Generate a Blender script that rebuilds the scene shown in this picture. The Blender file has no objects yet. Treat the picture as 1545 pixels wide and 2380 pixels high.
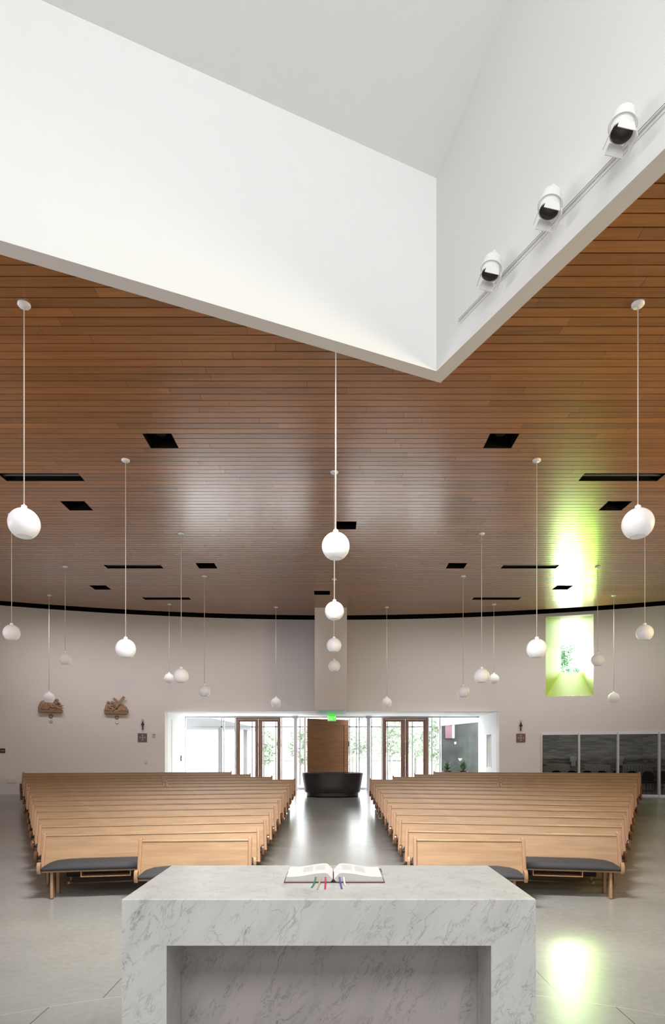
import bpy, bmesh, math, random
from mathutils import Vector, Matrix
random.seed(7)
sc = bpy.context.scene
COL = sc.collection
F = 1475.0; CX = 772.5; HY = 1757.0; EYE = 1.95
def at(x, y, d):                      # surveyed image bearing + true depth -> world point
    return Vector(((x-CX)/F*d, d, EYE-(y-HY)/F*d))
CEIL = EYE+4.955
RW = 28.0; YW0 = 23.1
def wall_y(X): return YW0-(RW-math.sqrt(RW*RW-X*X))
def floor_z(X, Y):
    u = Y+0.19*max(abs(X)-1.1, 0)
    return min(max(0.0477*(u-9.4), 0), 0.60)
FB = 0.60

# ------------------------------------------------------------------ materials
MATS = {}
def nodes(name):
    m = bpy.data.materials.new(name); m.use_nodes = True
    nt = m.node_tree; b = nt.nodes['Principled BSDF']
    MATS[name] = m
    return m, nt, b
def plain(name, col, rough=0.5, metal=0.0, emit=None, es=0, spec=0.5, noise=0.0, nscale=6.0, bump=0.0):
    if name in MATS: return MATS[name]
    m, nt, b = nodes(name)
    b.inputs['Base Color'].default_value = (*col, 1)
    b.inputs['Roughness'].default_value = rough
    b.inputs['Metallic'].default_value = metal
    b.inputs['Specular IOR Level'].default_value = spec
    if emit:
        b.inputs['Emission Color'].default_value = (*emit, 1); b.inputs['Emission Strength'].default_value = es
    tc = nt.nodes.new('ShaderNodeTexCoord'); n = nt.nodes.new('ShaderNodeTexNoise')
    n.inputs['Scale'].default_value = nscale; n.inputs['Detail'].default_value = 5
    nt.links.new(tc.outputs['Object'], n.inputs['Vector'])
    if noise:
        r = nt.nodes.new('ShaderNodeMix'); r.data_type = 'RGBA'
        r.inputs[6].default_value = (*[c*(1-noise) for c in col], 1)
        r.inputs[7].default_value = (*[min(c*(1+noise), 1) for c in col], 1)
        nt.links.new(n.outputs['Fac'], r.inputs[0]); nt.links.new(r.outputs[2], b.inputs['Base Color'])
    if bump:
        bp = nt.nodes.new('ShaderNodeBump'); bp.inputs['Strength'].default_value = bump
        bp.inputs['Distance'].default_value = 0.01
        nt.links.new(n.outputs['Fac'], bp.inputs['Height']); nt.links.new(bp.outputs['Normal'], b.inputs['Normal'])
    return m
def wood(name, c1, c2, scale=(0.7, 9, 9), rough=0.35, plankvar=False, spec=0.5, coat=0):
    m, nt, b = nodes(name)
    tc = nt.nodes.new('ShaderNodeTexCoord'); mp = nt.nodes.new('ShaderNodeMapping')
    mp.inputs['Scale'].default_value = scale
    n = nt.nodes.new('ShaderNodeTexNoise'); n.inputs['Scale'].default_value = 1.6; n.inputs['Detail'].default_value = 8
    n.inputs['Distortion'].default_value = 1.2
    nt.links.new(tc.outputs['Object'], mp.inputs['Vector']); nt.links.new(mp.outputs['Vector'], n.inputs['Vector'])
    cr = nt.nodes.new('ShaderNodeValToRGB')
    cr.color_ramp.elements[0].position = 0.3; cr.color_ramp.elements[0].color = (*c1, 1)
    cr.color_ramp.elements[1].position = 0.7; cr.color_ramp.elements[1].color = (*c2, 1)
    nt.links.new(n.outputs['Fac'], cr.inputs['Fac'])
    out = cr.outputs['Color']
    if plankvar:
        a = nt.nodes.new('ShaderNodeAttribute'); a.attribute_name = 'tone'
        mr = nt.nodes.new('ShaderNodeMapRange'); mr.inputs['To Min'].default_value = 0.82; mr.inputs['To Max'].default_value = 1.18
        nt.links.new(a.outputs['Fac'], mr.inputs['Value'])
        hv = nt.nodes.new('ShaderNodeHueSaturation')
        nt.links.new(out, hv.inputs['Color']); nt.links.new(mr.outputs['Result'], hv.inputs['Value'])
        out = hv.outputs['Color']
    nt.links.new(out, b.inputs['Base Color'])
    b.inputs['Roughness'].default_value = rough
    b.inputs['Specular IOR Level'].default_value = spec
    b.inputs['Coat Weight'].default_value = coat; b.inputs['Coat Roughness'].default_value = 0.2
    return m
M_maple = wood('maple_wood', (0.33, 0.20, 0.105), (0.45, 0.29, 0.16), rough=0.38)
M_mapleend = wood('maple_edge', (0.34, 0.195, 0.11), (0.43, 0.26, 0.155), scale=(6, 6, 0.8), rough=0.22)
M_ear = wood('maple_ear', (0.13, 0.055, 0.03), (0.20, 0.09, 0.05), scale=(6, 6, 1), rough=0.2)
M_ceil = wood('ceiling_board_wood', (0.27, 0.108, 0.03), (0.38, 0.158, 0.046), scale=(0.35, 9, 9), rough=0.27, plankvar=True, spec=0.9, coat=0.6)
M_doorw = wood('door_wood', (0.15, 0.062, 0.022), (0.22, 0.098, 0.036), scale=(0.8, 8, 5), rough=0.35)
M_frame = wood('door_frame_wood', (0.22, 0.11, 0.075), (0.31, 0.17, 0.12), scale=(6, 6, 0.6), rough=0.3)
M_white = plain('white_plaster', (0.86, 0.87, 0.865), 0.75, spec=0.2, noise=0.01)
M_wall = plain('wall_plaster', (0.70, 0.66, 0.655), 0.6, spec=0.25, noise=0.025, nscale=0.6)
M_lid = plain('lid_plaster', (0.78, 0.79, 0.765), 0.8, spec=0.1, noise=0.01)
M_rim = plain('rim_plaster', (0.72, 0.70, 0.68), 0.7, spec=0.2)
M_black = plain('black_void', (0.006, 0.004, 0.004), 0.9, spec=0.1)
M_dark = plain('dark_metal', (0.02, 0.018, 0.018), 0.45, spec=0.4)
M_cush = plain('charcoal_fabric', (0.055, 0.055, 0.062), 0.75, spec=0.3, noise=0.35, nscale=120, bump=0.4)
M_knee = plain('kneeler_vinyl', (0.02, 0.02, 0.022), 0.6, spec=0.3)
M_globe = plain('opal_glass', (0.84, 0.84, 0.85), 0.35, spec=0.4, emit=(1, 0.98, 0.97), es=0.17)
M_wmetal = plain('white_metal', (0.82, 0.82, 0.81), 0.4, spec=0.4)
M_rod = plain('rod_metal', (0.80, 0.76, 0.72), 0.4, spec=0.4)
M_alu = plain('aluminium', (0.62, 0.62, 0.68), 0.35, metal=0.2)
M_colm = plain('column_paint', (0.72, 0.69, 0.78), 0.4)
M_bronze = plain('font_stone', (0.032, 0.026, 0.03), 0.33, spec=0.5, noise=0.5, nscale=3, bump=0.25)
M_terra = plain('terracotta', (0.34, 0.205, 0.135), 0.7, noise=0.45, nscale=14, bump=1.0)
M_ledge = plain('ledge_terracotta', (0.25, 0.155, 0.085), 0.7, noise=0.1)
M_plaque = plain('plaque_bronze', (0.115, 0.085, 0.08), 0.5, noise=0.1)
M_plaquer = plain('plaque_red', (0.16, 0.085, 0.075), 0.5, noise=0.1)
M_cross = plain('cross_inlay', (0.36, 0.32, 0.30), 0.5)
M_silver = plain('silver', (0.45, 0.43, 0.42), 0.35, metal=0.4)
M_slate = plain('slate_stone', (0.10, 0.112, 0.108), 0.4, noise=0.7, nscale=2.6)
M_pink = plain('pink_panel', (0.36, 0.20, 0.26), 0.5)
M_leaf = plain('leaf_green', (0.05, 0.11, 0.035), 0.5, noise=0.4, nscale=3)
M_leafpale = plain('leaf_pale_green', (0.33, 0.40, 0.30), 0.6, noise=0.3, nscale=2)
M_bark = plain('bark', (0.22, 0.21, 0.18), 0.8)
M_pave = plain('paving', (0.72, 0.71, 0.70), 0.8, noise=0.06, nscale=0.5)
M_exit = plain('exit_green', (0.05, 0.5, 0.04), 0.4, emit=(0.10, 0.95, 0.06), es=0.7)
M_exitt = plain('exit_letters', (0.8, 1, 0.8), 0.4, emit=(0.75, 1, 0.7), es=1.0)
M_teal = plain('teal_glow', (0.42, 0.70, 0.60), 0.5)
M_reveal = plain('lime_reveal', (0.50, 0.62, 0.16), 0.45, spec=0.4)
M_cover = plain('burgundy_leather', (0.16, 0.03, 0.03), 0.45)
M_page = plain('paper', (0.86, 0.86, 0.85), 0.7, spec=0.1)
M_pedge = plain('page_edges', (0.62, 0.61, 0.59), 0.8, spec=0.1, noise=0.08, nscale=60)
M_chair = plain('chair_vinyl', (0.02, 0.012, 0.014), 0.5)
M_chairl = plain('chair_leg', (0.09, 0.08, 0.08), 0.4, metal=0.4)
M_cloth = plain('table_cloth', (0.30, 0.30, 0.29), 0.8)
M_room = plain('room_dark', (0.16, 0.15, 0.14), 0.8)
M_plate = plain('ivory_plastic', (0.50, 0.47, 0.47), 0.5)
M_plated = plain('grey_plastic', (0.30, 0.28, 0.28), 0.5)
M_lens = plain('lamp_lens', (0.16, 0.15, 0.14), 0.2, spec=0.8)
M_strip = plain('slot_strip', (0.10, 0.10, 0.105), 0.4)
M_roof = plain('canopy_grey', (0.11, 0.11, 0.113), 0.6)
def ribbon_mat(n, c): return plain('ribbon_'+n, c, 0.4)

def mk_glass(name, tint, refl=0.06):
    m = bpy.data.materials.new(name); m.use_nodes = True; nt = m.node_tree; nt.nodes.clear()
    o = nt.nodes.new('ShaderNodeOutputMaterial'); mx = nt.nodes.new('ShaderNodeMixShader')
    t = nt.nodes.new('ShaderNodeBsdfTransparent'); t.inputs[0].default_value = (*tint, 1)
    g = nt.nodes.new('ShaderNodeBsdfGlossy'); g.inputs['Roughness'].default_value = 0.03
    mx.inputs[0].default_value = refl
    nt.links.new(t.outputs[0], mx.inputs[1]); nt.links.new(g.outputs[0], mx.inputs[2]); nt.links.new(mx.outputs[0], o.inputs[0])
    MATS[name] = m; return m
M_glass = mk_glass('clear_glass', (0.97, 0.985, 0.98), 0.04)
M_glassd = mk_glass('smoked_glass', (0.60, 0.61, 0.60), 0.025)
M_chim = mk_glass('frosted_chimney', (0.75, 0.75, 0.76), 0.15)

def marble(name='white_marble', base=(0.66, 0.665, 0.645, 1), vc=(0.24, 0.245, 0.245, 1)):
    m, nt, b = nodes(name)
    tc = nt.nodes.new('ShaderNodeTexCoord')
    mp0 = nt.nodes.new('ShaderNodeMapping'); mp0.inputs['Rotation'].default_value = (0.25, 1.0, 0.2)
    mp = nt.nodes.new('ShaderNodeMapping'); mp.inputs['Scale'].default_value = (0.55, 1.3, 1.5)
    nt.links.new(tc.outputs['Object'], mp0.inputs['Vector']); nt.links.new(mp0.outputs['Vector'], mp.inputs['Vector'])
    def vein(scale, width, dist, seed):
        n = nt.nodes.new('ShaderNodeTexNoise'); n.inputs['Scale'].default_value = scale; n.inputs['Detail'].default_value = 9
        n.inputs['Roughness'].default_value = 0.62; n.inputs['Distortion'].default_value = dist
        off = nt.nodes.new('ShaderNodeVectorMath'); off.inputs[1].default_value = (seed, seed*2, -seed)
        nt.links.new(mp.outputs['Vector'], off.inputs[0]); nt.links.new(off.outputs[0], n.inputs['Vector'])
        s = nt.nodes.new('ShaderNodeMath'); s.operation = 'SUBTRACT'; s.inputs[1].default_value = 0.5
        a = nt.nodes.new('ShaderNodeMath'); a.operation = 'ABSOLUTE'
        r = nt.nodes.new('ShaderNodeMapRange'); r.inputs['From Min'].default_value = 0; r.inputs['From Max'].default_value = width
        r.inputs['To Min'].default_value = 1; r.inputs['To Max'].default_value = 0
        nt.links.new(n.outputs['Fac'], s.inputs[0]); nt.links.new(s.outputs[0], a.inputs[0]); nt.links.new(a.outputs[0], r.inputs['Value'])
        return r.outputs['Result']
    def mask(scale, lo, hi, seed):
        n = nt.nodes.new('ShaderNodeTexNoise'); n.inputs['Scale'].default_value = scale; n.inputs['Detail'].default_value = 3
        off = nt.nodes.new('ShaderNodeVectorMath'); off.inputs[1].default_value = (seed, -seed, seed)
        nt.links.new(mp.outputs['Vector'], off.inputs[0]); nt.links.new(off.outputs[0], n.inputs['Vector'])
        r = nt.nodes.new('ShaderNodeMapRange'); r.inputs['From Min'].default_value = lo; r.inputs['From Max'].default_value = hi
        nt.links.new(n.outputs['Fac'], r.inputs['Value']); return r.outputs['Result']
    def mul(a, b_, k=None):
        q = nt.nodes.new('ShaderNodeMath'); q.operation = 'MULTIPLY'; nt.links.new(a, q.inputs[0])
        if k is None: nt.links.new(b_, q.inputs[1])
        else: q.inputs[1].default_value = k
        return q.outputs[0]
    v1 = mul(vein(3.6, 0.010, 0.6, 3.1), mask(4.0, 0.46, 0.58, 9.0))
    v2 = mul(vein(15.0, 0.03, 0.7, 11.7), mask(11.0, 0.46, 0.60, 4.0))
    cl = mask(5.0, 0.42, 0.75, 20.0)
    add = nt.nodes.new('ShaderNodeMath'); add.operation = 'ADD'; add.use_clamp = True
    nt.links.new(mul(v1, None, 0.55), add.inputs[0]); nt.links.new(mul(v2, None, 0.5), add.inputs[1])
    add2 = nt.nodes.new('ShaderNodeMath'); add2.operation = 'ADD'; add2.use_clamp = True
    nt.links.new(add.outputs[0], add2.inputs[0]); nt.links.new(mul(cl, None, 0.22), add2.inputs[1])
    mx = nt.nodes.new('ShaderNodeMix'); mx.data_type = 'RGBA'
    mx.inputs[6].default_value = base; mx.inputs[7].default_value = vc
    nt.links.new(add2.outputs[0], mx.inputs[0]); nt.links.new(mx.outputs[2], b.inputs['Base Color'])
    b.inputs['Roughness'].default_value = 0.28
    return m
M_marble = marble()
M_marble_core = marble('shaded_marble', (0.47, 0.435, 0.425, 1), (0.15, 0.14, 0.14, 1))  # recess shade put into the core panel's darker stone colours

def concrete():
    m, nt, b = nodes('polished_concrete')
    tc = nt.nodes.new('ShaderNodeTexCoord'); N = nt.nodes.new; L = nt.links.new
    n1 = N('ShaderNodeTexNoise'); n1.inputs['Scale'].default_value = 0.5; n1.inputs['Detail'].default_value = 6
    n2 = N('ShaderNodeTexNoise'); n2.inputs['Scale'].default_value = 14; n2.inputs['Detail'].default_value = 6
    for n in (n1, n2): L(tc.outputs['Object'], n.inputs['Vector'])
    ad = N('ShaderNodeMath'); ad.operation = 'ADD'; L(n1.outputs['Fac'], ad.inputs[0])
    ml = N('ShaderNodeMath'); ml.operation = 'MULTIPLY'; ml.inputs[1].default_value = 0.35; L(n2.outputs['Fac'], ml.inputs[0]); L(ml.outputs[0], ad.inputs[1])
    cr = N('ShaderNodeValToRGB'); cr.color_ramp.elements[0].position = 0.45; cr.color_ramp.elements[1].position = 0.9
    cr.color_ramp.elements[0].color = (0.255, 0.26, 0.25, 1); cr.color_ramp.elements[1].color = (0.37, 0.38, 0.365, 1)
    L(ad.outputs[0], cr.inputs['Fac'])
    sp = N('ShaderNodeSeparateXYZ'); L(tc.outputs['Object'], sp.inputs[0])
    def math_(op, a, b_=None, c=None):
        q = N('ShaderNodeMath'); q.operation = op
        for i, v in enumerate((a, b_, c)):
            if v is None: continue
            if isinstance(v, (int, float)): q.inputs[i].default_value = v
            else: L(v, q.inputs[i])
        return q.outputs[0]
    X, Y = sp.outputs[0], sp.outputs[1]
    def line(v, c, w): return math_('LESS_THAN', math_('ABSOLUTE', math_('SUBTRACT', v, c)), w)
    aX = math_('ABSOLUTE', X)
    j = math_('MULTIPLY', line(aX, 1.85, 0.004), math_('GREATER_THAN', Y, 5.12))
    j = math_('MULTIPLY', j, math_('LESS_THAN', Y, 5.9))
    j2 = math_('MULTIPLY', line(aX, 2.2, 0.004), math_('LESS_THAN', Y, 4.93))
    j3 = line(Y, 7.0, 0.003)
    yy = math_('SUBTRACT', Y, 0.58)
    rad = math_('SQRT', math_('ADD', math_('MULTIPLY', X, X), math_('MULTIPLY', yy, yy)))
    arc = line(rad, 4.88, 0.006)
    rows = math_('MULTIPLY', line(math_('FRACT', math_('DIVIDE', Y, 3.6)), 0.5, 0.0009), math_('GREATER_THAN', Y, 8.2))
    dark = math_('MAXIMUM', math_('MAXIMUM', j, j2), rows)
    mx = N('ShaderNodeMix'); mx.data_type = 'RGBA'; L(dark, mx.inputs[0]); L(cr.outputs['Color'], mx.inputs[6]); mx.inputs[7].default_value = (0.1, 0.095, 0.09, 1)
    mx2 = N('ShaderNodeMix'); mx2.data_type = 'RGBA'; L(math_('MAXIMUM', arc, math_('MULTIPLY', j3, 0.4)), mx2.inputs[0]); L(mx.outputs[2], mx2.inputs[6]); mx2.inputs[7].default_value = (0.45, 0.45, 0.43, 1)
    L(mx2.outputs[2], b.inputs['Base Color'])
    r = N('ShaderNodeMapRange'); r.inputs['To Min'].default_value = 0.17; r.inputs['To Max'].default_value = 0.29
    L(n2.outputs['Fac'], r.inputs['Value']); L(r.outputs['Result'], b.inputs['Roughness'])
    b.inputs['Specular IOR Level'].default_value = 0.45
    return m
M_floor = concrete()

def stonewall():
    m, nt, b = nodes('stacked_stone')
    tc = nt.nodes.new('ShaderNodeTexCoord'); mp = nt.nodes.new('ShaderNodeMapping'); mp.inputs['Scale'].default_value = (1.3, 1.3, 11)
    n = nt.nodes.new('ShaderNodeTexNoise'); n.inputs['Scale'].default_value = 1.4; n.inputs['Detail'].default_value = 3
    nt.links.new(tc.outputs['Object'], mp.inputs[0]); nt.links.new(mp.outputs[0], n.inputs['Vector'])
    cr = nt.nodes.new('ShaderNodeValToRGB'); cr.color_ramp.elements[0].position = 0.4; cr.color_ramp.elements[1].position = 0.62
    cr.color_ramp.elements[0].color = (0.15, 0.14, 0.12, 1); cr.color_ramp.elements[1].color = (0.42, 0.40, 0.35, 1)
    nt.links.new(n.outputs['Fac'], cr.inputs['Fac']); nt.links.new(cr.outputs['Color'], b.inputs['Base Color'])
    b.inputs['Roughness'].default_value = 0.8
    return m
M_stone = stonewall()

# ------------------------------------------------------------------ mesh helpers
class MB:
    def __init__(s): s.bm = bmesh.new(); s.tone = None
    def box(s, a, b, M=None):
        x0, y0, z0 = a; x1, y1, z1 = b
        v = [Vector(p) for p in ((x0,y0,z0),(x1,y0,z0),(x1,y1,z0),(x0,y1,z0),(x0,y0,z1),(x1,y0,z1),(x1,y1,z1),(x0,y1,z1))]
        if M: v = [M @ p for p in v]
        w = [s.bm.verts.new(p) for p in v]
        fs = [s.bm.faces.new([w[i] for i in f]) for f in ((0,3,2,1),(4,5,6,7),(0,1,5,4),(1,2,6,5),(2,3,7,6),(3,0,4,7))]
        return fs
    def quad(s, *p):
        return s.bm.faces.new([s.bm.verts.new(Vector(q)) for q in p])
    def prism(s, pts, axis, a, b):
        # pts 2D polygon extruded along axis (0=x,1=y,2=z)
        def mk(p, t):
            if axis == 0: return Vector((t, p[0], p[1]))
            if axis == 1: return Vector((p[0], t, p[1]))
            return Vector((p[0], p[1], t))
        A = [s.bm.verts.new(mk(p, a)) for p in pts]; B = [s.bm.verts.new(mk(p, b)) for p in pts]
        n = len(pts)
        s.bm.faces.new(A[::-1]); s.bm.faces.new(B)
        for i in range(n): s.bm.faces.new([A[i], A[(i+1) % n], B[(i+1) % n], B[i]])
    def tube(s, p, q, r, r2=None, n=12, cap=True):
        p = Vector(p); q = Vector(q); r2 = r if r2 is None else r2
        d = (q-p).normalized(); u = d.orthogonal().normalized(); w = d.cross(u)
        A = []; B = []
        for i in range(n):
            t = 2*math.pi*i/n; e = u*math.cos(t)+w*math.sin(t)
            A.append(s.bm.verts.new(p+e*r)); B.append(s.bm.verts.new(q+e*r2))
        for i in range(n): s.bm.faces.new([A[i], A[(i+1) % n], B[(i+1) % n], B[i]])
        if cap: s.bm.faces.new(A[::-1]); s.bm.faces.new(B)
    def path(s, pts, r, n=8):
        for a, b in zip(pts, pts[1:]): s.tube(a, b, r, n=n)
        for p in pts[1:-1]: s.ball(p, (r, r, r), 8, 6)
    def lathe(s, prof, c=(0,0,0), n=32, M=None, cap=True):
        rings = []
        for r, z in prof:
            ring = []
            for i in range(n):
                t = 2*math.pi*i/n
                p = Vector((r*math.cos(t), r*math.sin(t), z))
                if M: p = M @ p
                ring.append(s.bm.verts.new(p+Vector(c)))
            rings.append(ring)
        for A, B in zip(rings, rings[1:]):
            for i in range(n): s.bm.faces.new([A[i], A[(i+1) % n], B[(i+1) % n], B[i]])
        if cap:
            if prof[0][0] > 1e-5: s.bm.faces.new(rings[0][::-1])
            if prof[-1][0] > 1e-5: s.bm.faces.new(rings[-1])
    def ball(s, c, r, n=14, m=10, M=None):
        mat = Matrix.Translation(Vector(c)) @ (M.to_4x4() if M else Matrix.Identity(4)) @ Matrix.Diagonal((*r, 1))
        bmesh.ops.create_uvsphere(s.bm, u_segments=n, v_segments=m, radius=1, matrix=mat)
    def loft(s, rings, caps=True):
        R = [[s.bm.verts.new(Vector(p)) for p in r] for r in rings]
        n = len(R[0])
        for A, B in zip(R, R[1:]):
            for i in range(n): s.bm.faces.new([A[i], A[(i+1) % n], B[(i+1) % n], B[i]])
        if caps: s.bm.faces.new(R[0][::-1]); s.bm.faces.new(R[-1])
    def build(s, name, mat, parent=None, smooth=False, bevel=0, loc=None, segs=2, autosm=None):
        bm = s.bm
        bmesh.ops.remove_doubles(bm, verts=bm.verts, dist=1e-5)
        bmesh.ops.recalc_face_normals(bm, faces=bm.faces)
        if loc is not None:
            bmesh.ops.translate(bm, verts=bm.verts, vec=-Vector(loc))
        me = bpy.data.meshes.new(name); bm.to_mesh(me); bm.free()
        me.materials.append(mat)
        o = bpy.data.objects.new(name, me); COL.objects.link(o)
        if parent: o.parent = parent
        if loc is not None: o.location = loc
        if smooth:
            for p in me.polygons: p.use_smooth = True
        if autosm:
            me.set_sharp_from_angle(angle=math.radians(autosm))
        if bevel:
            b = o.modifiers.new('bevel', 'BEVEL'); b.width = bevel; b.segments = segs; b.limit_method = 'ANGLE'; b.angle_limit = math.radians(40)
        return o
def empty(name, loc=(0,0,0), rz=0, parent=None):
    o = bpy.data.objects.new(name, None); COL.objects.link(o)
    o.location = loc; o.rotation_euler = (0, 0, rz); o.empty_display_size = 0.1
    return o
def tag(o, label, cat, group=None, kind=None):
    o['label'] = label; o['category'] = cat
    if group: o['group'] = group
    if kind: o['kind'] = kind
    return o
def struct(o): o['kind'] = 'structure'; return o
def copy_tree(root, loc, rz=None):
    r = root.copy(); COL.objects.link(r); r.location = loc
    if rz is not None: r.rotation_euler[2] = rz
    for ch in list(root.children):
        c = ch.copy(); COL.objects.link(c); c.parent = r
        for g in list(ch.children):
            d = g.copy(); COL.objects.link(d); d.parent = c
    return r
def text_mesh(name, body, size, mat, parent, M, extrude=0.002, spacing=1.0):
    cu = bpy.data.curves.new(name+'_curve', 'FONT'); cu.body = body; cu.size = size; cu.extrude = extrude
    cu.align_x = 'CENTER'; cu.align_y = 'CENTER'; cu.space_character = spacing
    t = bpy.data.objects.new(name+'_tmp', cu); COL.objects.link(t)
    dg = bpy.context.evaluated_depsgraph_get()
    me = bpy.data.meshes.new_from_object(t.evaluated_get(dg)); bpy.data.objects.remove(t); bpy.data.curves.remove(cu)
    me.transform(M); me.materials.clear(); me.materials.append(mat)
    o = bpy.data.objects.new(name, me); COL.objects.link(o); o.parent = parent
    return o
RX90 = Matrix.Rotation(math.pi/2, 4, 'X')

# ------------------------------------------------------------------ FLOOR
def build_floor():
    mb = MB()
    xs = [-12.0+0.5*i for i in range(49)]; xs = sorted(set(xs+[-1.1, 1.1]))
    ys = [-7, -3, 0, 3, 6, 8] + [8+0.25*i for i in range(1, 63)] + [24.5, 25.6]
    V = {}
    for i, x in enumerate(xs):
        for j, y in enumerate(ys): V[i, j] = mb.bm.verts.new((x, y, floor_z(x, y)))
    for i in range(len(xs)-1):
        for j in range(len(ys)-1):
            mb.bm.faces.new([V[i, j], V[i+1, j], V[i+1, j+1], V[i, j+1]])
    struct(mb.build('floor', M_floor, smooth=True))
build_floor()
# altar platform: two low steps behind the altar front
mb = MB(); mb.box((-3.2, -3.0, 0.15), (3.2, 3.86, 0.30)); mb.box((-3.6, -3.2, 0.0), (3.6, 4.05, 0.15))
struct(mb.build('floor_platform', M_floor, bevel=0.01))

# ------------------------------------------------------------------ CEILING with the rotated light well
TH = math.radians(24.6)
Ld = Vector((-math.cos(TH), -math.sin(TH))); Rd = Vector((math.sin(TH), -math.cos(TH)))
Ci = Vector((1.315, 8.035)); LA = 9.0; LB = 9.0
def wellquad(off):
    C = Ci - Ld*off - Rd*off
    a = LA+2*off; b = LB+2*off
    return [C, C+Ld*a, C+Ld*a+Rd*b, C+Rd*b]
def cut_interval(q, Y):
    xs = []
    for i in range(4):
        p, r = q[i], q[(i+1) % 4]
        if (p.y-Y)*(r.y-Y) < 0:
            t = (Y-p.y)/(r.y-p.y); xs.append(p.x+t*(r.x-p.x))
    return (min(xs), max(xs)) if len(xs) >= 2 else None
PITCH = 0.1524; OFF = 0.005
Q1 = wellquad(0.10)
# recessed squares and slots (X0, X1, first board, number of boards)
def bidx(Y): return round((Y-OFF)/PITCH)
holes = []; sq = []; slots = []
def rect(xl, xr, ytop, ybot):
    d0 = F*4.955/(HY-ytop); d1 = F*4.955/(HY-ybot)
    k0 = bidx(d0); k1 = max(bidx(d1), k0+1)
    return ((xl-CX)/F*d0, (xr-CX)/F*d0, k0, k1)
for n_, r_ in (('a', (332, 398, 1009, 1041)), ('b', (1139, 1205.5, 1009, 1041)), ('c', (142, 197, 1167, 1187.3)), ('d', (1413, 1467, 1166, 1187)),
           ('e', (782, 828, 1213, 1230)), ('f', (455, 497.5, 1309.5, 1321)), ('g', (1043, 1085, 1309.5, 1321)),
           ('h', (209, 246.7, 1361.8, 1370.5)), ('i', (1294, 1331, 1361.5, 1370.5)), ('j', (730, 766, 1374, 1382))):
    sq.append((n_, rect(*r_)))
for n_, r_ in (('k', (-3, 182, 1102, 1117.5)), ('l', (1358, 1545, 1102, 1117.5)), ('m', (242, 373, 1314, 1321)), ('n', (1170, 1299, 1314, 1321)),
           ('o', (331.5, 439, 1389, 1393.6)), ('p', (1101, 1210, 1389, 1393.6))):
    slots.append((n_, rect(*r_)))
holes = [r for _, r in sq+slots]
def subtract(iv, h0, h1):
    out = []
    for a, b in iv:
        if h1 <= a or h0 >= b: out.append((a, b)); continue
        if h0 > a: out.append((a, h0))
        if h1 < b: out.append((h1, b))
    return out
def build_ceiling():
    mb = MB(); bk = MB()
    tone = mb.bm.loops.layers.float_color.new('tone')
    k = bidx(-7.0)
    while True:
        y0 = k*PITCH+OFF; y1 = y0+PITCH; ym = (y0+y1)/2
        e = ym+5.65
        if e >= 28: break
        xm = min(12.0, math.sqrt(784-e*e))
        fe = lambda yy: min(12.0, math.sqrt(max(0.0, 784-(yy+5.65)**2)))
        iv = [(-xm, xm)]
        c = cut_interval(Q1, ym)
        if c: iv = subtract(iv, *c)
        for h in holes:
            if h[2] <= k < h[3]: iv = subtract(iv, h[0], h[1])
        for a, b in iv:
            for f in bk.box((a, y0, CEIL+0.022), (b, y1, CEIL+0.03)): pass
            # individual boards with butt joints
            x = a - random.uniform(0, 3.2)
            cuts = [a]
            while x < b:
                x += random.choice((2.4, 3.05, 3.66))
                if a+0.3 < x < b-0.3: cuts.append(x)
            cuts.append(b)
            for p, q in zip(cuts, cuts[1:]):
                t = random.random()
                gx = 0.0015 if ym < 16 else 0
                g = 0.0075 if ym < 14 else 0.010
                p0 = p1 = p+gx; q0 = q1 = q-gx
                if abs(p+xm) < 1e-6: p0, p1 = -fe(y0), -fe(y1)
                if abs(q-xm) < 1e-6: q0, q1 = fe(y0), fe(y1)
                fs = mb.box((p0, y0+g, CEIL), (q0, y1-g, CEIL+0.02))
                seen = set()
                for f in fs:
                    for v in f.verts:
                        if v in seen: continue
                        seen.add(v)
                        if v.co.y > ym: v.co.x = p1 if abs(v.co.x-p0) < abs(v.co.x-q0) else q1
                    for l in f.loops: l[tone] = (t, t, t, 1)
        k += 1
    o = mb.build('ceiling', M_ceil); struct(o)
    b = bk.build('ceiling_backing', M_black, parent=o)
build_ceiling()
# plenum closing box over the dark gap and the whole boarded ceiling
mb = MB()
q = wellquad(0.19)
segs = 24
for i in range(segs):
    xa = -12+24*i/segs; xb = -12+24*(i+1)/segs
    mb.quad((xa, 17.5, CEIL+0.5), (xb, 17.5, CEIL+0.5), (xb, wall_y(xb)+0.6, CEIL+0.5), (xa, wall_y(xa)+0.6, CEIL+0.5))
    mb.quad((xa, wall_y(xa)+0.02, CEIL), (xb, wall_y(xb)+0.02, CEIL), (xb, wall_y(xb)+0.02, CEIL+0.5), (xa, wall_y(xa)+0.02, CEIL+0.5))
mb.quad((-12, 17.5, CEIL+0.05), (12, 17.5, CEIL+0.05), (12, 17.5, CEIL+0.5), (-12, 17.5, CEIL+0.5))
struct(mb.build('ceiling_plenum', M_black))
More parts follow.
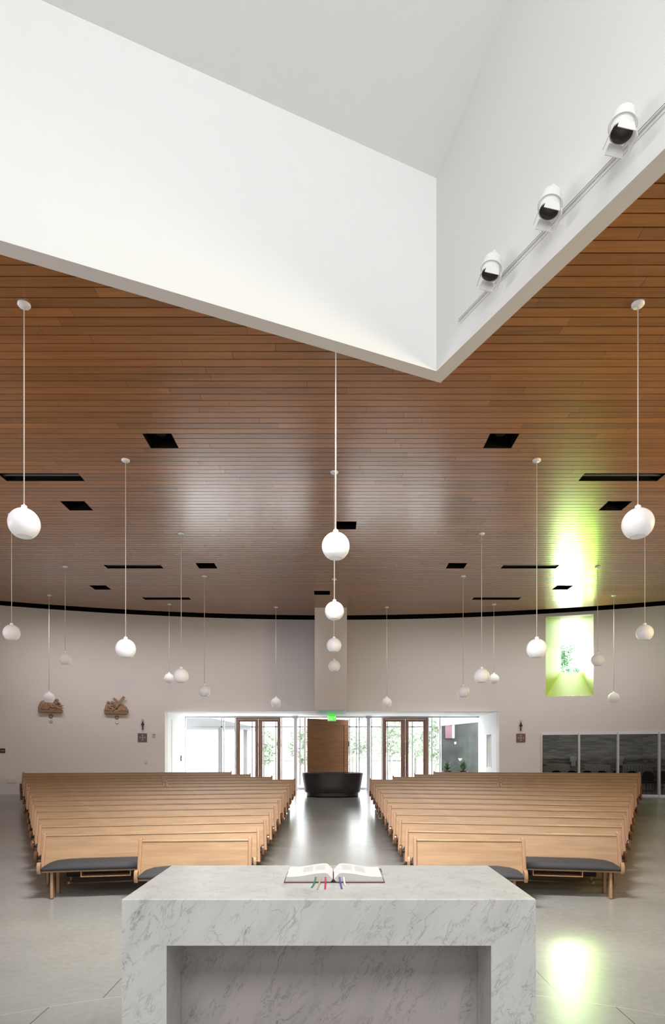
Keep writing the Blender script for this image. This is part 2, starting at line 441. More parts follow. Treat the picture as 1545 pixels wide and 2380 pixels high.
# well: four walls as slabs, sloping lid, rim
ZB = CEIL-0.08; ZT = EYE+7.327; SL = 0.593
def w3(a, b, z):
    p = Ci+Ld*a+Rd*b; return (p.x, p.y, z)
t = 0.19
def wslab(name, pts_ab, mat, ztopf):
    mb = MB(); lo = [w3(a, b, ZB) for a, b in pts_ab]; hi = [w3(a, b, ztopf(b)) for a, b in pts_ab]
    mb.loft([lo, hi]); return struct(mb.build(name, mat))
zt = lambda b: ZT+SL*max(b, 0)
wslab('wall_well_far', [(-t, -t), (LA+t, -t), (LA+t, 0), (-t, 0)], M_white, zt)
wslab('wall_well_right', [(-t, 0), (0, 0), (0, LB), (-t, LB)], plain('well_plaster_shaded', (0.74, 0.75, 0.735), 0.8, spec=0.15, noise=0.01), zt)  # dimmer lighting of this side put into its darker plaster colour
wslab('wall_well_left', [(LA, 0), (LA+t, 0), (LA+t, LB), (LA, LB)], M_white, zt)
mb = MB(); zl = lambda b: ZT+SL*b-0.012
lo = [w3(-t, -t, zl(-t)), w3(LA+t, -t, zl(-t)), w3(LA+t, LB+t, zl(LB+t)), w3(-t, LB+t, zl(LB+t))]
hi = [(x, y, z+0.1) for x, y, z in lo]; mb.loft([lo, hi]); struct(mb.build('ceiling_well', M_lid))
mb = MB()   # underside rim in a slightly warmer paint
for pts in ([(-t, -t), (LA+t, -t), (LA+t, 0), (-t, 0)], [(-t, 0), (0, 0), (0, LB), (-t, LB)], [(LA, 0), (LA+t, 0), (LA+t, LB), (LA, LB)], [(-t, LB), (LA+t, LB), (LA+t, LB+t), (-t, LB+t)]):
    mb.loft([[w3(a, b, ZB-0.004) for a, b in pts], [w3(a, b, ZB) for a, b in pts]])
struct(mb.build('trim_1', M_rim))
mb = MB()   # sill beam under the clerestory
mb.loft([[w3(a, b, ZB) for a, b in ((-t, LB), (LA+t, LB), (LA+t, LB+t), (-t, LB+t))], [w3(a, b, CEIL+0.5) for a, b in ((-t, LB), (LA+t, LB), (LA+t, LB+t), (-t, LB+t))]])
struct(mb.build('wall_well_near', M_white))
mb = MB(); mb.loft([[w3(a, b, CEIL+0.5) for a, b in ((-t, LB), (LA+t, LB), (LA+t, LB+t), (-t, LB+t))], [w3(a, b, zt(LB)+0.1) for a, b in ((-t, LB), (LA+t, LB), (LA+t, LB+t), (-t, LB+t))]])
struct(mb.build('wall_well_clerestory', M_white))

# ------------------------------------------------------------------ recessed ceiling fixtures
SQL = {'a': 'square black recessed downlight, left one of the nearest pair in the wood ceiling',
       'b': 'square black recessed downlight, right one of the nearest pair in the wood ceiling',
       'c': 'square black recessed downlight at far left just behind the long black slot',
       'd': 'square black recessed downlight at far right just behind the long black slot',
       'e': 'square black recessed downlight beside the nearest pendant rod over the aisle',
       'f': 'square black recessed downlight right of the left middle slot',
       'g': 'square black recessed downlight left of the right middle slot',
       'h': 'small-looking square recessed downlight above the left row of farthest slot',
       'i': 'square recessed downlight washed by the green glow near the lime window',
       'j': 'square black recessed downlight just in front of the white pier'}
for n_, (x0, x1, k0, k1) in sq:
    y0 = k0*PITCH+OFF; y1 = k1*PITCH+OFF
    r = empty('recessed_downlight', ((x0+x1)/2, (y0+y1)/2, CEIL))
    tag(r, SQL[n_], 'ceiling light', 'square recessed downlights in the wood ceiling')
    w = (x1-x0)/2; h = (y1-y0)/2
    m1 = MB()
    m1.box((-w, -h, 0.16), (w, h, 0.17)); m1.box((-w-0.006, -h, 0.0), (-w, h, 0.17)); m1.box((w, -h, 0.0), (w+0.006, h, 0.17))
    m1.box((-w, -h-0.006, 0.0), (w, -h, 0.17)); m1.box((-w, h, 0.0), (w, h+0.006, 0.17))
    m1.build('housing', M_black, r)
    m2 = MB(); m2.lathe([(0.075, 0.11), (0.09, 0.16)], n=20); m2.build('reflector', M_dark, r)
    m3 = MB(); m3.box((-0.06, -h+0.03, 0.04), (0.06, -h+0.045, 0.055)); m3.build('clip', M_strip, r)
SLL = {'k': 'long black recessed slot at the left edge, nearest of the left slots', 'l': 'long black recessed slot at the right edge, nearest of the right slots',
       'm': 'black recessed slot left of centre, second in depth, behind a pendant rod', 'n': 'black recessed slot right of centre, second in depth, behind a pendant rod',
       'o': 'farthest thin black recessed slot on the left, near the back wall', 'p': 'farthest thin black recessed slot on the right, near the back wall'}
for n_, (x0, x1, k0, k1) in slots:
    y0 = k0*PITCH+OFF; y1 = k1*PITCH+OFF
    r = empty('recessed_slot', ((x0+x1)/2, (y0+y1)/2, CEIL))
    tag(r, SLL[n_], 'ceiling slot', 'long recessed slots in the wood ceiling')
    w = (x1-x0)/2; h = (y1-y0)/2
    m1 = MB()
    m1.box((-w, -h, 0.16), (w, h, 0.17)); m1.box((-w-0.006, -h, 0.0), (-w, h, 0.17)); m1.box((w, -h, 0.0), (w+0.006, h, 0.17))
    m1.box((-w, -h-0.006, 0.0), (w, -h, 0.17)); m1.box((-w, h, 0.0), (w, h+0.006, 0.17))
    m1.build('housing', M_black, r)
    m2 = MB(); m2.box((-w+0.01, -0.022, 0.03), (w-0.01, 0.022, 0.05)); m2.build('blade', M_strip, r)
    for s_ in (-0.6, 0.0, 0.6):
        m3 = MB(); m3.box((w*s_-0.02, -0.012, 0.05), (w*s_+0.02, 0.012, 0.16)); m3.build('hanger', M_dark, r)

# ------------------------------------------------------------------ WALLS
def curved_wall():
    mb = MB(); TH_ = 0.35
    dl, dr = -5.93, 5.90; DZ = EYE+1.575
    wl, wr = 7.42, 8.90; WZ0, WZ1 = EYE+2.065, EYE+4.84
    pl, pr = 7.265, 12.0; PZ = EYE+0.80
    xs = sorted(set([round(-12+0.5*i, 3) for i in range(49)]+[dl, dr, wl, wr, pl]))
    for a, b in zip(xs, xs[1:]):
        m = (a+b)/2; iv = [(0.0, CEIL)]
        if dl < m < dr: iv = subtract(iv, -1, DZ)
        if wl < m < wr: iv = subtract(iv, WZ0, WZ1)
        if m > pl: iv = subtract(iv, -1, PZ)
        ya, yb = wall_y(a), wall_y(b)
        for z0, z1 in iv:
            # front, back, plus horizontal edges
            mb.quad((a, ya, z0), (b, yb, z0), (b, yb, z1), (a, ya, z1))
            if not (8.6 < m < 9.3): mb.quad((a, ya+TH_, z0), (b, yb+TH_, z0), (b, yb+TH_, z1), (a, ya+TH_, z1))
            mb.quad((a, ya, z1), (b, yb, z1), (b, yb+TH_, z1), (a, ya+TH_, z1))
            mb.quad((a, ya, z0), (b, yb, z0), (b, yb+TH_, z0), (a, ya+TH_, z0))
    for X, z0, z1 in ((dl, 0, DZ), (dr, 0, DZ), (pl, 0, PZ)):
        y = wall_y(X); mb.quad((X, y, z0), (X, y+TH_, z0), (X, y+TH_, z1), (X, y, z1))
    bmesh.ops.remove_doubles(mb.bm, verts=mb.bm.verts, dist=1e-4)
    o = mb.build('wall_back', M_wall); struct(o)
curved_wall()
mb = MB(); mb.box((-12.2, -7, -0.02), (-12, 21.2, CEIL+0.6)); struct(mb.build('wall_left', M_wall))
mb = MB(); mb.box((12, -7, -0.02), (12.2, 20.2, CEIL+0.6)); struct(mb.build('wall_right', M_wall))
mb = MB(); mb.box((-12.2, -7.2, -0.02), (12.2, -7, CEIL)); struct(mb.build('wall_front', M_wall))
# hanging white pier in front of the entrance
mb = MB()
px0, px1, py0, pz = -0.595, 0.482, 21.2, EYE+1.525
mb.box((px0, py0, pz), (px1, wall_y(0)+0.05, CEIL+0.3)); o = struct(mb.build('wall_pier', M_wall))
mb = MB(); mb.box((px0+0.13, py0+0.02, pz-0.012), (px1-0.1, wall_y(0)+0.04, pz-0.001)); struct(mb.build('trim_2', M_teal))  # green-white skylight glow put into the pier underside's colour

# green window: splayed deep lime reveals, clear pane
def green_window():
    wl, wr = 7.42, 8.90; WZ0, WZ1 = EYE+2.065, EYE+4.84
    yl, yr = wall_y(wl), wall_y(wr)
    D = 23.6
    il, ir = (1303-CX)/F*D, (1350-CX)/F*D; iz1 = EYE+(HY-1440)/F*D; iz0 = EYE+(HY-1563)/F*D
    O = [(wl, yl, WZ0), (wr, yr, WZ0), (wr, yr, WZ1), (wl, yl, WZ1)]
    I = [(il, D, iz0), (ir, D, iz0), (ir, D, iz1), (il, D, iz1)]
    mb = MB()
    for k in range(4):
        j = (k+1) % 4; n = 10; G = {}
        for a in range(n+1):
            for c in range(n+1):
                o_ = Vector(O[k]).lerp(Vector(O[j]), a/n); i_ = Vector(I[k]).lerp(Vector(I[j]), a/n); G[a, c] = mb.bm.verts.new(o_.lerp(i_, c/n))
        for a in range(n):
            for c in range(n): mb.bm.faces.new([G[a, c], G[a+1, c], G[a+1, c+1], G[a, c+1]])
    w = mb.build('window_1', M_reveal, smooth=True, autosm=25); struct(w)
    m2 = MB(); g = 0.03
    m2.box((il-g, D, iz0-g), (ir+g, D+0.05, iz0)); m2.box((il-g, D, iz1), (ir+g, D+0.05, iz1+g))
    m2.box((il-g, D, iz0), (il, D+0.05, iz1)); m2.box((ir, D, iz0), (ir+g, D+0.05, iz1))
    m2.build('window_frame', M_wmetal, w)
    m3 = MB(); m3.box((il, D+0.02, iz0), (ir, D+0.03, iz1)); m3.build('window_pane', M_glass, w)
    return il, ir, iz0, iz1, D
GW = green_window()

# ------------------------------------------------------------------ entrance recess, glazing, doors
DG = 25.6; ZH = EYE+1.597
XL, XR = -5.94, 6.03
def gx(x): return (x-CX)/F*DG
def gz(y): return EYE-(y-HY)/F*DG
mb = MB()
mb.quad((-5.93, wall_y(-5.93)+0.01, EYE+1.575), (5.90, wall_y(5.9)+0.01, EYE+1.575), (XR, DG+0.1, ZH), (XL, DG+0.1, ZH))
mb.quad((-5.93, wall_y(0)+0.3, EYE+1.60), (5.90, wall_y(0)+0.3, EYE+1.60), (XR, DG+0.1, ZH+0.03), (XL, DG+0.1, ZH+0.03))
struct(mb.build('ceiling_recess', M_white))
mb = MB(); mb.box((-6.10, wall_y(-5.93)+0.36, FB), (-5.93, DG+0.1, ZH+0.02)); struct(mb.build('wall_recess_left', M_white))
sx0, sx1 = 23.6, 24.25   # slit window in the right reveal
sz0, sz1 = EYE-0.42, EYE+0.80
mb = MB(); y0 = wall_y(5.9)+0.36; y1 = DG+0.1
mb.box((5.90, y0, FB), (6.07, sx0, ZH+0.02)); mb.box((5.90, sx1, FB), (6.07, y1, ZH+0.02))
mb.box((5.90, sx0, FB), (6.07, sx1, sz0)); mb.box((5.90, sx0, sz1), (6.07, sx1, ZH+0.02))
struct(mb.build('wall_recess_right', M_white))
mb = MB(); mb.box((5.98, sx0, sz0), (5.99, sx1, sz1)); w2 = struct(mb.build('window_2', M_glass))
mb = MB(); mb.box((5.89, sx0-0.02, sz0-0.02), (5.91, sx0, sz1+0.02)); mb.box((5.89, sx1, sz0-0.02), (5.91, sx1+0.02, sz1+0.02)); mb.build('window_frame', M_alu, w2)
# flush door leaf outline in the left reveal with lever
mb = MB(); mb.box((-5.935, 23.4, FB+0.02), (-5.915, 24.9, EYE+1.35)); d4 = struct(mb.build('door_4', M_white, bevel=0.004))
mb = MB(); mb.box((-5.915, 24.72, EYE-0.2), (-5.88, 24.76, EYE+0.02)); mb.box((-5.90, 24.6, EYE-0.12), (-5.88, 24.76, EYE-0.09)); mb.build('door_handle', M_plaquer, d4)
# storefront head and sill
mb = MB()
mb.box((XL, DG-0.05, gz(1668.5)), (XR, DG+0.05, ZH)); mb.box((XL, DG-0.05, FB), (XR, DG+0.05, FB+0.08))
struct(mb.build('trim_3', M_alu))
mull = [(430, 432.5), (519.5, 521.5), (545.5, 548), (653, 655.5), (706.5, 710.5), (833, 836), (886, 888.5), (994, 996), (1020.5, 1023), (1118.5, 1121)]
for i, (a, b) in enumerate(mull):
    mb = MB(); mb.box((gx(a), DG-0.05, FB+0.08), (gx(b), DG+0.05, gz(1668.5))); struct(mb.build('trim_%d' % (4+i), M_alu))
# glass panes
panes = [(432.5, 519.5), (521.5, 545.5), (655.5, 706.5), (836, 886), (996, 1020.5), (1023, 1118.5)]
for i, (a, b) in enumerate(panes):
    mb = MB(); mb.box((gx(a), DG-0.005, FB+0.08), (gx(b), DG+0.005, gz(1668.5))); struct(mb.build('window_%d' % (3+i), M_glass))
mb = MB(); mb.box((gx(809+2), DG-0.005, FB+0.08), (gx(833), DG+0.005, gz(1668.5))); struct(mb.build('window_9', M_glass))
# round columns with cap plates
for i, (a, b) in enumerate(((683, 692), (851, 860))):
    xc = (gx(a)+gx(b))/2; yc = DG-0.25
    mb = MB(); mb.tube((xc, yc, FB), (xc, yc, ZH-0.02), 0.077, n=24)
    c = struct(mb.build('trim_%d' % (20+i), M_colm, smooth=True, autosm=50))
    mb = MB(); mb.box((xc-0.13, yc-0.13, ZH-0.10), (xc+0.13, yc+0.13, ZH-0.02)); mb.build('cap_plate', M_alu, c)
    mb = MB(); mb.box((xc-0.13, yc-0.13, FB), (xc+0.13, yc+0.13, FB+0.02)); mb.build('base_plate', M_alu, c)
# double doors
def double_door(name, xa, xb, leaves):
    r = empty(name, (gx((xa+xb)/2), DG, FB)); r['kind'] = 'structure'
    cx = r.location.x
    top = gz(1668.5)-FB; gt = gz(1677.5)-FB
    mb = MB(); fw = 0.075
    mb.box((gx(xa)-cx, -0.07, 0), (gx(xa)-cx+fw, 0.07, top)); mb.box((gx(xb)-cx-fw, -0.07, 0), (gx(xb)-cx, 0.07, top))
    mb.box((gx(xa)-cx+fw, -0.07, top-0.05), (gx(xb)-cx-fw, 0.07, top))
    mb.build('door_frame', M_frame, r, bevel=0.004)
    mid = gx((xa+xb)/2)-cx
    for li, (ga, gb) in enumerate(leaves):
        l0 = gx(xa)-cx+fw+0.005 if li == 0 else mid+0.004
        l1 = mid-0.004 if li == 0 else gx(xb)-cx-fw-0.005
        g0, g1 = gx(ga)-cx, gx(gb)-cx
        lf = MB()
        lf.box((l0, -0.03, 0.01), (g0, 0.03, top-0.055)); lf.box((g1, -0.03, 0.01), (l1, 0.03, top-0.055))
        lf.box((g0, -0.03, 0.01), (g1, 0.03, 0.22)); lf.box((g0, -0.03, gt), (g1, 0.03, top-0.055))
        leaf = lf.build('door_leaf', M_frame, r)
        p = MB(); p.box((g0, -0.006, 0.22), (g1, 0.006, gt)); p.build('door_pane', M_glass, leaf)
        hx = l1-0.07 if li == 0 else l0+0.07
        h = MB(); h.tube((hx, -0.09, 0.75), (hx, -0.09, 1.9), 0.014)
        for z in (0.85, 1.8): h.tube((hx, -0.09, z), (hx, -0.03, z), 0.01)
        h.build('door_handle', M_ear, leaf)
double_door('door_1', 549, 652, ((558, 593), (610, 644.5)))
double_door('door_2', 889, 993.5, ((897, 931), (949, 983)))
# centre pivot door standing ajar
def pivot_door():
    p0 = Vector(at(714, 1669, 25.05)); p1 = Vector(at(809, 1674, 25.95))
    d = (p1-p0); L = math.hypot(d.x, d.y); rz = math.atan2(d.y, d.x)
    r = empty('door_3', (p0.x, p0.y, FB), rz); r['kind'] = 'structure'
    top = EYE+1.475-FB
    L_ = L
    mb = MB(); st = 0.20
    mb.box((0, -0.035, 0.01), (st, 0.035, top)); mb.box((L_-st, -0.035, 0.01), (L_, 0.035, top))
    mb.box((st, -0.035, top-0.24), (L_-st, 0.035, top)); mb.box((st, -0.035, 0.01), (L_-st, 0.035, 0.25))
    mb.build('door_stile', M_doorw, r, bevel=0.004)
    mb = MB(); n = 12; z0 = 0.25; z1 = top-0.24
    for i in range(n):
        a = z0+(z1-z0)*i/n; b = z0+(z1-z0)*(i+1)/n
        mb.box((st, -0.02, a+0.003), (L_-st, 0.02, b-0.003))
    mb.box((st, -0.012, z0), (L_-st, 0.012, z1))
    mb.build('door_panel', M_doorw, r)
    h = MB(); h.box((L_-0.012, -0.05, 1.75), (L_+0.012, 0.05, 1.95)); h.build('door_latch', M_dark, r)
pivot_door()

# exit sign
r = empty('exit_sign', (at(771, 1668, 22.6).x, 22.6, EYE+1.27))
tag(r, 'glowing green EXIT sign hanging below the white pier over the wooden door', 'sign')
mb = MB(); mb.box((-0.155, -0.012, -0.03), (0.155, 0.012, 0.135)); mb.build('sign_plate', M_exit, r, bevel=0.004)
M = Matrix.Translation((0, -0.016, 0.048)) @ RX90 @ Matrix.Diagonal((1.0, 1.2, 1, 1))
text_mesh('sign_letters', 'EXIT', 0.125, M_exitt, r, M, spacing=1.1)
mb = MB(); mb.box((-0.12, -0.03, 0.135), (0.12, 0.03, 0.28)); mb.build('sign_bracket', M_exit, r)
mb = MB(); mb.box((-0.16, -0.016, 0.128), (0.16, -0.012, 0.14)); mb.build('sign_border', M_exitt, r)

# ------------------------------------------------------------------ foyer + outside
mb = MB(); mb.box((-40, 29.2, FB-0.1), (40, 80, FB-0.02)); mb.box((-12, 25.61, FB-0.1), (12, 29.2, FB-0.004)); struct(mb.build('ground', M_pave))
DO = 29.2
mb = MB()
def ox(x): return (x-CX)/F*DO
zt_ = EYE+1.34
mb.box((XL-0.4, DO-0.03, zt_-0.03), (4.55, DO+0.03, zt_+0.03))
for x in (515, 586, 613, 641, 697, 717, 812, 828, 857, 863, 900, 958, 1003): mb.box((ox(x)-0.025, DO-0.03, FB), (ox(x)+0.025, DO+0.03, 5.0))
for a, b in ((613, 641), (655, 681), (862, 886), (900, 931)): mb.box((ox(a), DO-0.02, EYE-0.24), (ox(b), DO+0.02, EYE-0.20))
for a, b in ((613, 641), (863, 900), (900, 931)): mb.box((ox(a), DO-0.03, FB), (ox(b), DO+0.03, FB+0.25))
struct(mb.build('trim_30', plain('pale_mullion', (0.10, 0.10, 0.10), 0.5)))
mb = MB(); mb.box((ox(504), DO+0.3, FB), (ox(512), DO+0.5, zt_)); struct(mb.build('trim_31', M_roof))
# outdoor canopy seen through the left pane
r = empty('entrance_canopy', (-6.4, 35, FB)); tag(r, 'flat grey outdoor canopy on posts seen through the far left pane', 'canopy')
mb = MB(); mb.prism([(-6.0, EYE+1.42-FB), (2.0, EYE+1.42-FB), (2.0, EYE+1.62-FB), (-0.4, EYE+2.1-FB), (-6.0, EYE+2.15-FB)], 1, -1, 2); mb.build('roof_slab', M_roof, r)
for x in (-3.6, 1.6):
    mb = MB(); mb.box((x-0.1, -0.1, 0), (x+0.1, 0.1, EYE+1.42-FB)); mb.build('post', M_roof, r)
# slate wall, pink panel, white niche
mb = MB(); mb.box((4.62, 26.9, FB), (6.4, 27.1, EYE+1.62)); 
r = mb.build('wall_slate', M_slate); struct(r)
mb = MB(); mb.quad((4.4, 26.88, EYE+1.25), (6.4, 26.6, EYE+1.45), (6.4, 26.6, EYE+1.75), (4.4, 26.88, EYE+1.75)); struct(mb.build('trim_32', M_white))
r = empty('pink_banner', (4.95, 26.85, EYE+0.75)); tag(r, 'pink and white hanging panel in front of the grey slate wall', 'banner')
mb = MB(); mb.box((-0.18, -0.02, 0), (0.11, 0.02, 0.62)); mb.build('panel', M_pink, r)
mb = MB(); mb.box((0.11, -0.02, 0), (0.21, 0.02, 0.68)); mb.build('side_panel', M_white, r)
mb = MB(); mb.tube((-0.18, 0, 0.63), (0.2, 0, 0.69), 0.012); mb.tube((-0.1, 0, 0.63), (-0.1, 0.045, 0.66), 0.008); mb.tube((0.12, 0, 0.66), (0.12, 0.045, 0.69), 0.008); mb.build('rod', M_alu, r)
mb = MB(); mb.box((5.16, 26.86, EYE+0.50), (5.24, 26.9, EYE+0.60)); o = mb.build('switch_plate', M_wmetal, loc=(5.2, 26.88, EYE+0.55)); tag(o, 'small white switch plate on the grey slate wall', 'switch')
# holy water sconce bowl
r = empty('wall_bowl', (5.38, 26.75, EYE-0.2)); tag(r, 'small white bowl lamp on the slate wall above the plants', 'bowl')
mb = MB(); mb.lathe([(0.03, 0.0), (0.07, 0.05), (0.085, 0.10), (0.078, 0.10), (0.03, 0.02)], n=20, cap=False); mb.build('bowl', M_wmetal, r, smooth=True)
mb = MB(); mb.tube((0, 0, 0.0), (0, 0.15, 0.0), 0.015); mb.build('bracket', M_wmetal, r)
# spiky plants
def spiky(name, loc, n, h, lab, seed):
    rnd = random.Random(seed)
    r = empty(name, loc); tag(r, lab, 'plant', 'spiky plants by the slate wall')
    mb = MB()
    for i in range(n):
        a = rnd.uniform(0, 2*math.pi); el = rnd.uniform(0.6, 1.4); L = h*rnd.uniform(0.7, 1.1)
        base = Vector((0, 0, 0.75)); dr = Vector((math.cos(a)*math.cos(el), math.sin(a)*math.cos(el), math.sin(el)))
        side = dr.cross(Vector((0, 0, 1))).normalized()*0.022
        p0 = base; p1 = base+dr*L*0.55; p2 = base+dr*L-Vector((0, 0, 0.25*L*math.cos(el)))
        mb.quad(p0-side*0.6, p0+side*0.6, p1+side, p1-side); mb.bm.faces.new([mb.bm.verts.new(q) for q in (p1-side, p1+side, p2)])
    mb.build('leaves', M_leaf, r)
    mb = MB(); mb.lathe([(0.13, 0), (0.18, 0.7), (0.19, 0.75), (0.15, 0.75), (0.14, 0.70)], n=20); mb.build('pot', M_dark, r)
spiky('potted_yucca', (4.70, 25.98+0.12, FB), 90, 0.42, 'spiky green plant, left one of two in front of the slate wall', 1)
spiky('potted_yucca', (5.38, 26.1, FB), 90, 0.5, 'taller spiky green plant right beside the other, under the white bowl', 2)
# trees
def tree(loc, h, rad, lab, seed, mat=M_leafpale, n=26, tall=1.0, leaf=0.16, per=60):
    rnd = random.Random(seed)
    r = empty('tree', loc); tag(r, lab, 'tree', 'trees outside the glazed entrance')
    mb = MB(); mb.tube((0, 0, 0), (0, 0, h*0.7), 0.12*h/5, 0.04*h/5)
    ctr = []
    for i in range(n):
        a = rnd.uniform(0, 6.283); q = rnd.random()**0.5; z = rnd.uniform(-1, 1)
        rr = rad*q*math.sqrt(max(0, 1-z*z*0.7)); c = Vector((rr*math.cos(a), rr*math.sin(a), h*0.62+z*h*0.36*tall)); ctr.append(c)
        if i % 3 == 0: mb.tube((0, 0, h*0.3), c, 0.03, 0.01, n=6)
    mb.build('trunk', M_bark, r)
    lb = MB()
    for c in ctr:
        for j in range(per):
            p = c+Vector((rnd.gauss(0, 1), rnd.gauss(0, 1), rnd.gauss(0, 1)))*rad*0.17
            u = Vector((rnd.gauss(0, 1), rnd.gauss(0, 1), rnd.gauss(0, 1))).normalized()*leaf; v = u.orthogonal().normalized()*leaf*0.6
            lb.quad(p-u, p+v, p+u, p-v)
    lb.build('crown', mat, r)
TL = ['pale tree seen through the left double doors', 'pale tree seen between wooden door and left column', 'pale tree seen right behind the wooden pivot door',
      'pale tree seen through the left leaf of the right double doors', 'pale tree seen through the right leaf of the right double doors', 'small pale tree behind the pane beside the pink banner']
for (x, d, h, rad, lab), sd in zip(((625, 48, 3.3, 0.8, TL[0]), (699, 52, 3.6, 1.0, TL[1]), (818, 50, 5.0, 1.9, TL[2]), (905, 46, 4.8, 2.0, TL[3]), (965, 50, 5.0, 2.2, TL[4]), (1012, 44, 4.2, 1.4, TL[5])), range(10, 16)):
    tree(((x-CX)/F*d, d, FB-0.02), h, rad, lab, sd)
d = 42
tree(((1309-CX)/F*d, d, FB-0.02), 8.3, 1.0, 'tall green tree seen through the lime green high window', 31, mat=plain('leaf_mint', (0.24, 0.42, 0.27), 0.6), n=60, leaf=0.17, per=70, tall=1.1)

# ------------------------------------------------------------------ side room behind glass partition
PZ = EYE+0.80
mb = MB(); mb.box((7.0, 25.55, FB-0.05), (12.6, 25.7, 3.4)); struct(mb.build('wall_stone', M_stone))
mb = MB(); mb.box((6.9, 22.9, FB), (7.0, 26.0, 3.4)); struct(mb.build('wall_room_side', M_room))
mb = MB(); mb.box((12.4, 18, FB-0.05), (12.6, 26, 3.4)); struct(mb.build('wall_room_right', M_stone))
mb = MB(); mb.box((11.98, 17.0, FB-0.06), (12.6, 26, FB-0.002)); struct(mb.build('floor_room', M_floor))
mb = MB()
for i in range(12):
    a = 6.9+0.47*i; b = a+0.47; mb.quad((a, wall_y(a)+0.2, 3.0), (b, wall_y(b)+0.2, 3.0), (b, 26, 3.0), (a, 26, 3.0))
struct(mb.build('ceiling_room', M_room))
px = []
for x in (1257.5, 1345, 1435.5, 1531.5):
    d = 21.8
    for _ in range(6): X = (x-CX)/F*d; d = wall_y(X)
    px.append(X)
px.append(11.95)
mb = MB()
for X in px[:-1]:
    y = wall_y(X); mb.box((X-0.033, y-0.03, FB), (X+0.033, y+0.10, PZ))
for a, b in zip(px, px[1:]):
    ya, yb = wall_y(a), wall_y(b)
    for z0, z1 in ((PZ-0.07, PZ+0.005), (FB, FB+0.07)):
        mb.loft([[(a, ya-0.03, z0), (a, ya+0.1, z0), (a, ya+0.1, z1), (a, ya-0.03, z1)], [(b, yb-0.03, z0), (b, yb+0.1, z0), (b, yb+0.1, z1), (b, yb-0.03, z1)]])
struct(mb.build('trim_33', M_alu))
for i, (a, b) in enumerate(zip(px, px[1:])):
    a += 0.033; b -= 0.033; ya, yb = wall_y(a)+0.03, wall_y(b)+0.03
    mb = MB(); mb.loft([[(a, ya, FB+0.07), (a, ya+0.01, FB+0.07), (a, ya+0.01, PZ-0.07), (a, ya, PZ-0.07)], [(b, yb, FB+0.07), (b, yb+0.01, FB+0.07), (b, yb+0.01, PZ-0.07), (b, yb, PZ-0.07)]])
    struct(mb.build('window_%d' % (10+i), M_glassd))
def side_chair(loc, rz, lab):
    r = empty('dining_chair', loc, rz); tag(r, lab, 'chair', 'dark chairs behind the glass partition')
    mb = MB(); mb.box((-0.20, -0.22, 0.42), (0.20, 0.22, 0.48)); mb.build('seat', M_chair, r, bevel=0.02)
    prof = [(-0.22, 0.50), (-0.24, 0.66), (-0.19, 0.78), (-0.09, 0.835), (0.09, 0.835), (0.19, 0.78), (0.24, 0.66), (0.22, 0.50)]
    mb = MB(); mb.prism([(x*0.84, z) for x, z in prof], 1, -0.25, -0.21); mb.build('backrest', M_chair, r, bevel=0.012)
    for sx in (-1, 1):
        for sy in (-1, 1):
            mb = MB(); mb.tube((0.17*sx, 0.19*sy, 0.43), (0.17*sx, 0.23*sy, 0), 0.013); mb.build('leg', M_chairl, r)
chairx = [1287, 1323, 1358, 1392, 1426, 1461, 1497, 1535]
ordn = ['leftmost dark round-backed chair behind the glass partition', 'second dark round-backed chair from the left behind the glass partition', 'third dark round-backed chair from the left behind the partition',
        'fourth dark round-backed chair from the left behind the partition', 'fifth dark chair from the left, beside the third partition post', 'sixth dark round-backed chair from the left behind the partition',
        'dark chair behind the glass just right of the pew ends', 'rightmost dark chair, behind the last partition post']
for x, l_ in zip(chairx, ordn):
    y = 22.9-0.0
    X = (x-CX)/F*y
    y = wall_y(X)+0.95; X = (x-CX)/F*y
    side_chair((X, y, FB), 0.0, l_)
def room_table(x0, x1, y, lab):
    X0, X1 = (x0-CX)/F*y, (x1-CX)/F*y
    r = empty('draped_table', ((X0+X1)/2, y, FB)); tag(r, lab, 'table', 'cloth covered tables behind the glass partition')
    w = (X1-X0)/2; zt = EYE-FB-(1777-HY)/F*y
    mb = MB(); mb.box((-w, -0.35, zt-0.04), (w, 0.35, zt)); mb.build('tabletop', M_cloth, r, bevel=0.01)
    mb = MB(); n = 30
    ring = lambda z, e: [(-w-e+(2*w+2*e)*i/n, -0.36-e-0.012*math.sin(i*2.1), z) for i in range(n+1)]
    a = ring(zt-0.02, 0); b = ring(0.05, 0.03)
    for i in range(n): mb.quad(a[i], a[i+1], b[i+1], b[i])
    mb.build('cloth_skirt', M_cloth, r)
    for sx in (-1, 1):
        for sy in (-1, 1):
            mb = MB(); mb.box((sx*(w-0.06)-0.02, sy*0.28-0.02, 0), (sx*(w-0.06)+0.02, sy*0.28+0.02, zt-0.04)); mb.build('leg', M_chairl, r)
room_table(1262, 1316, 24.7, 'left cloth covered table behind the first partition pane')
room_table(1350, 1409, 24.6, 'middle cloth covered table behind the second partition pane')
room_table(1437, 1505, 24.4, 'right cloth covered table behind the third partition pane')
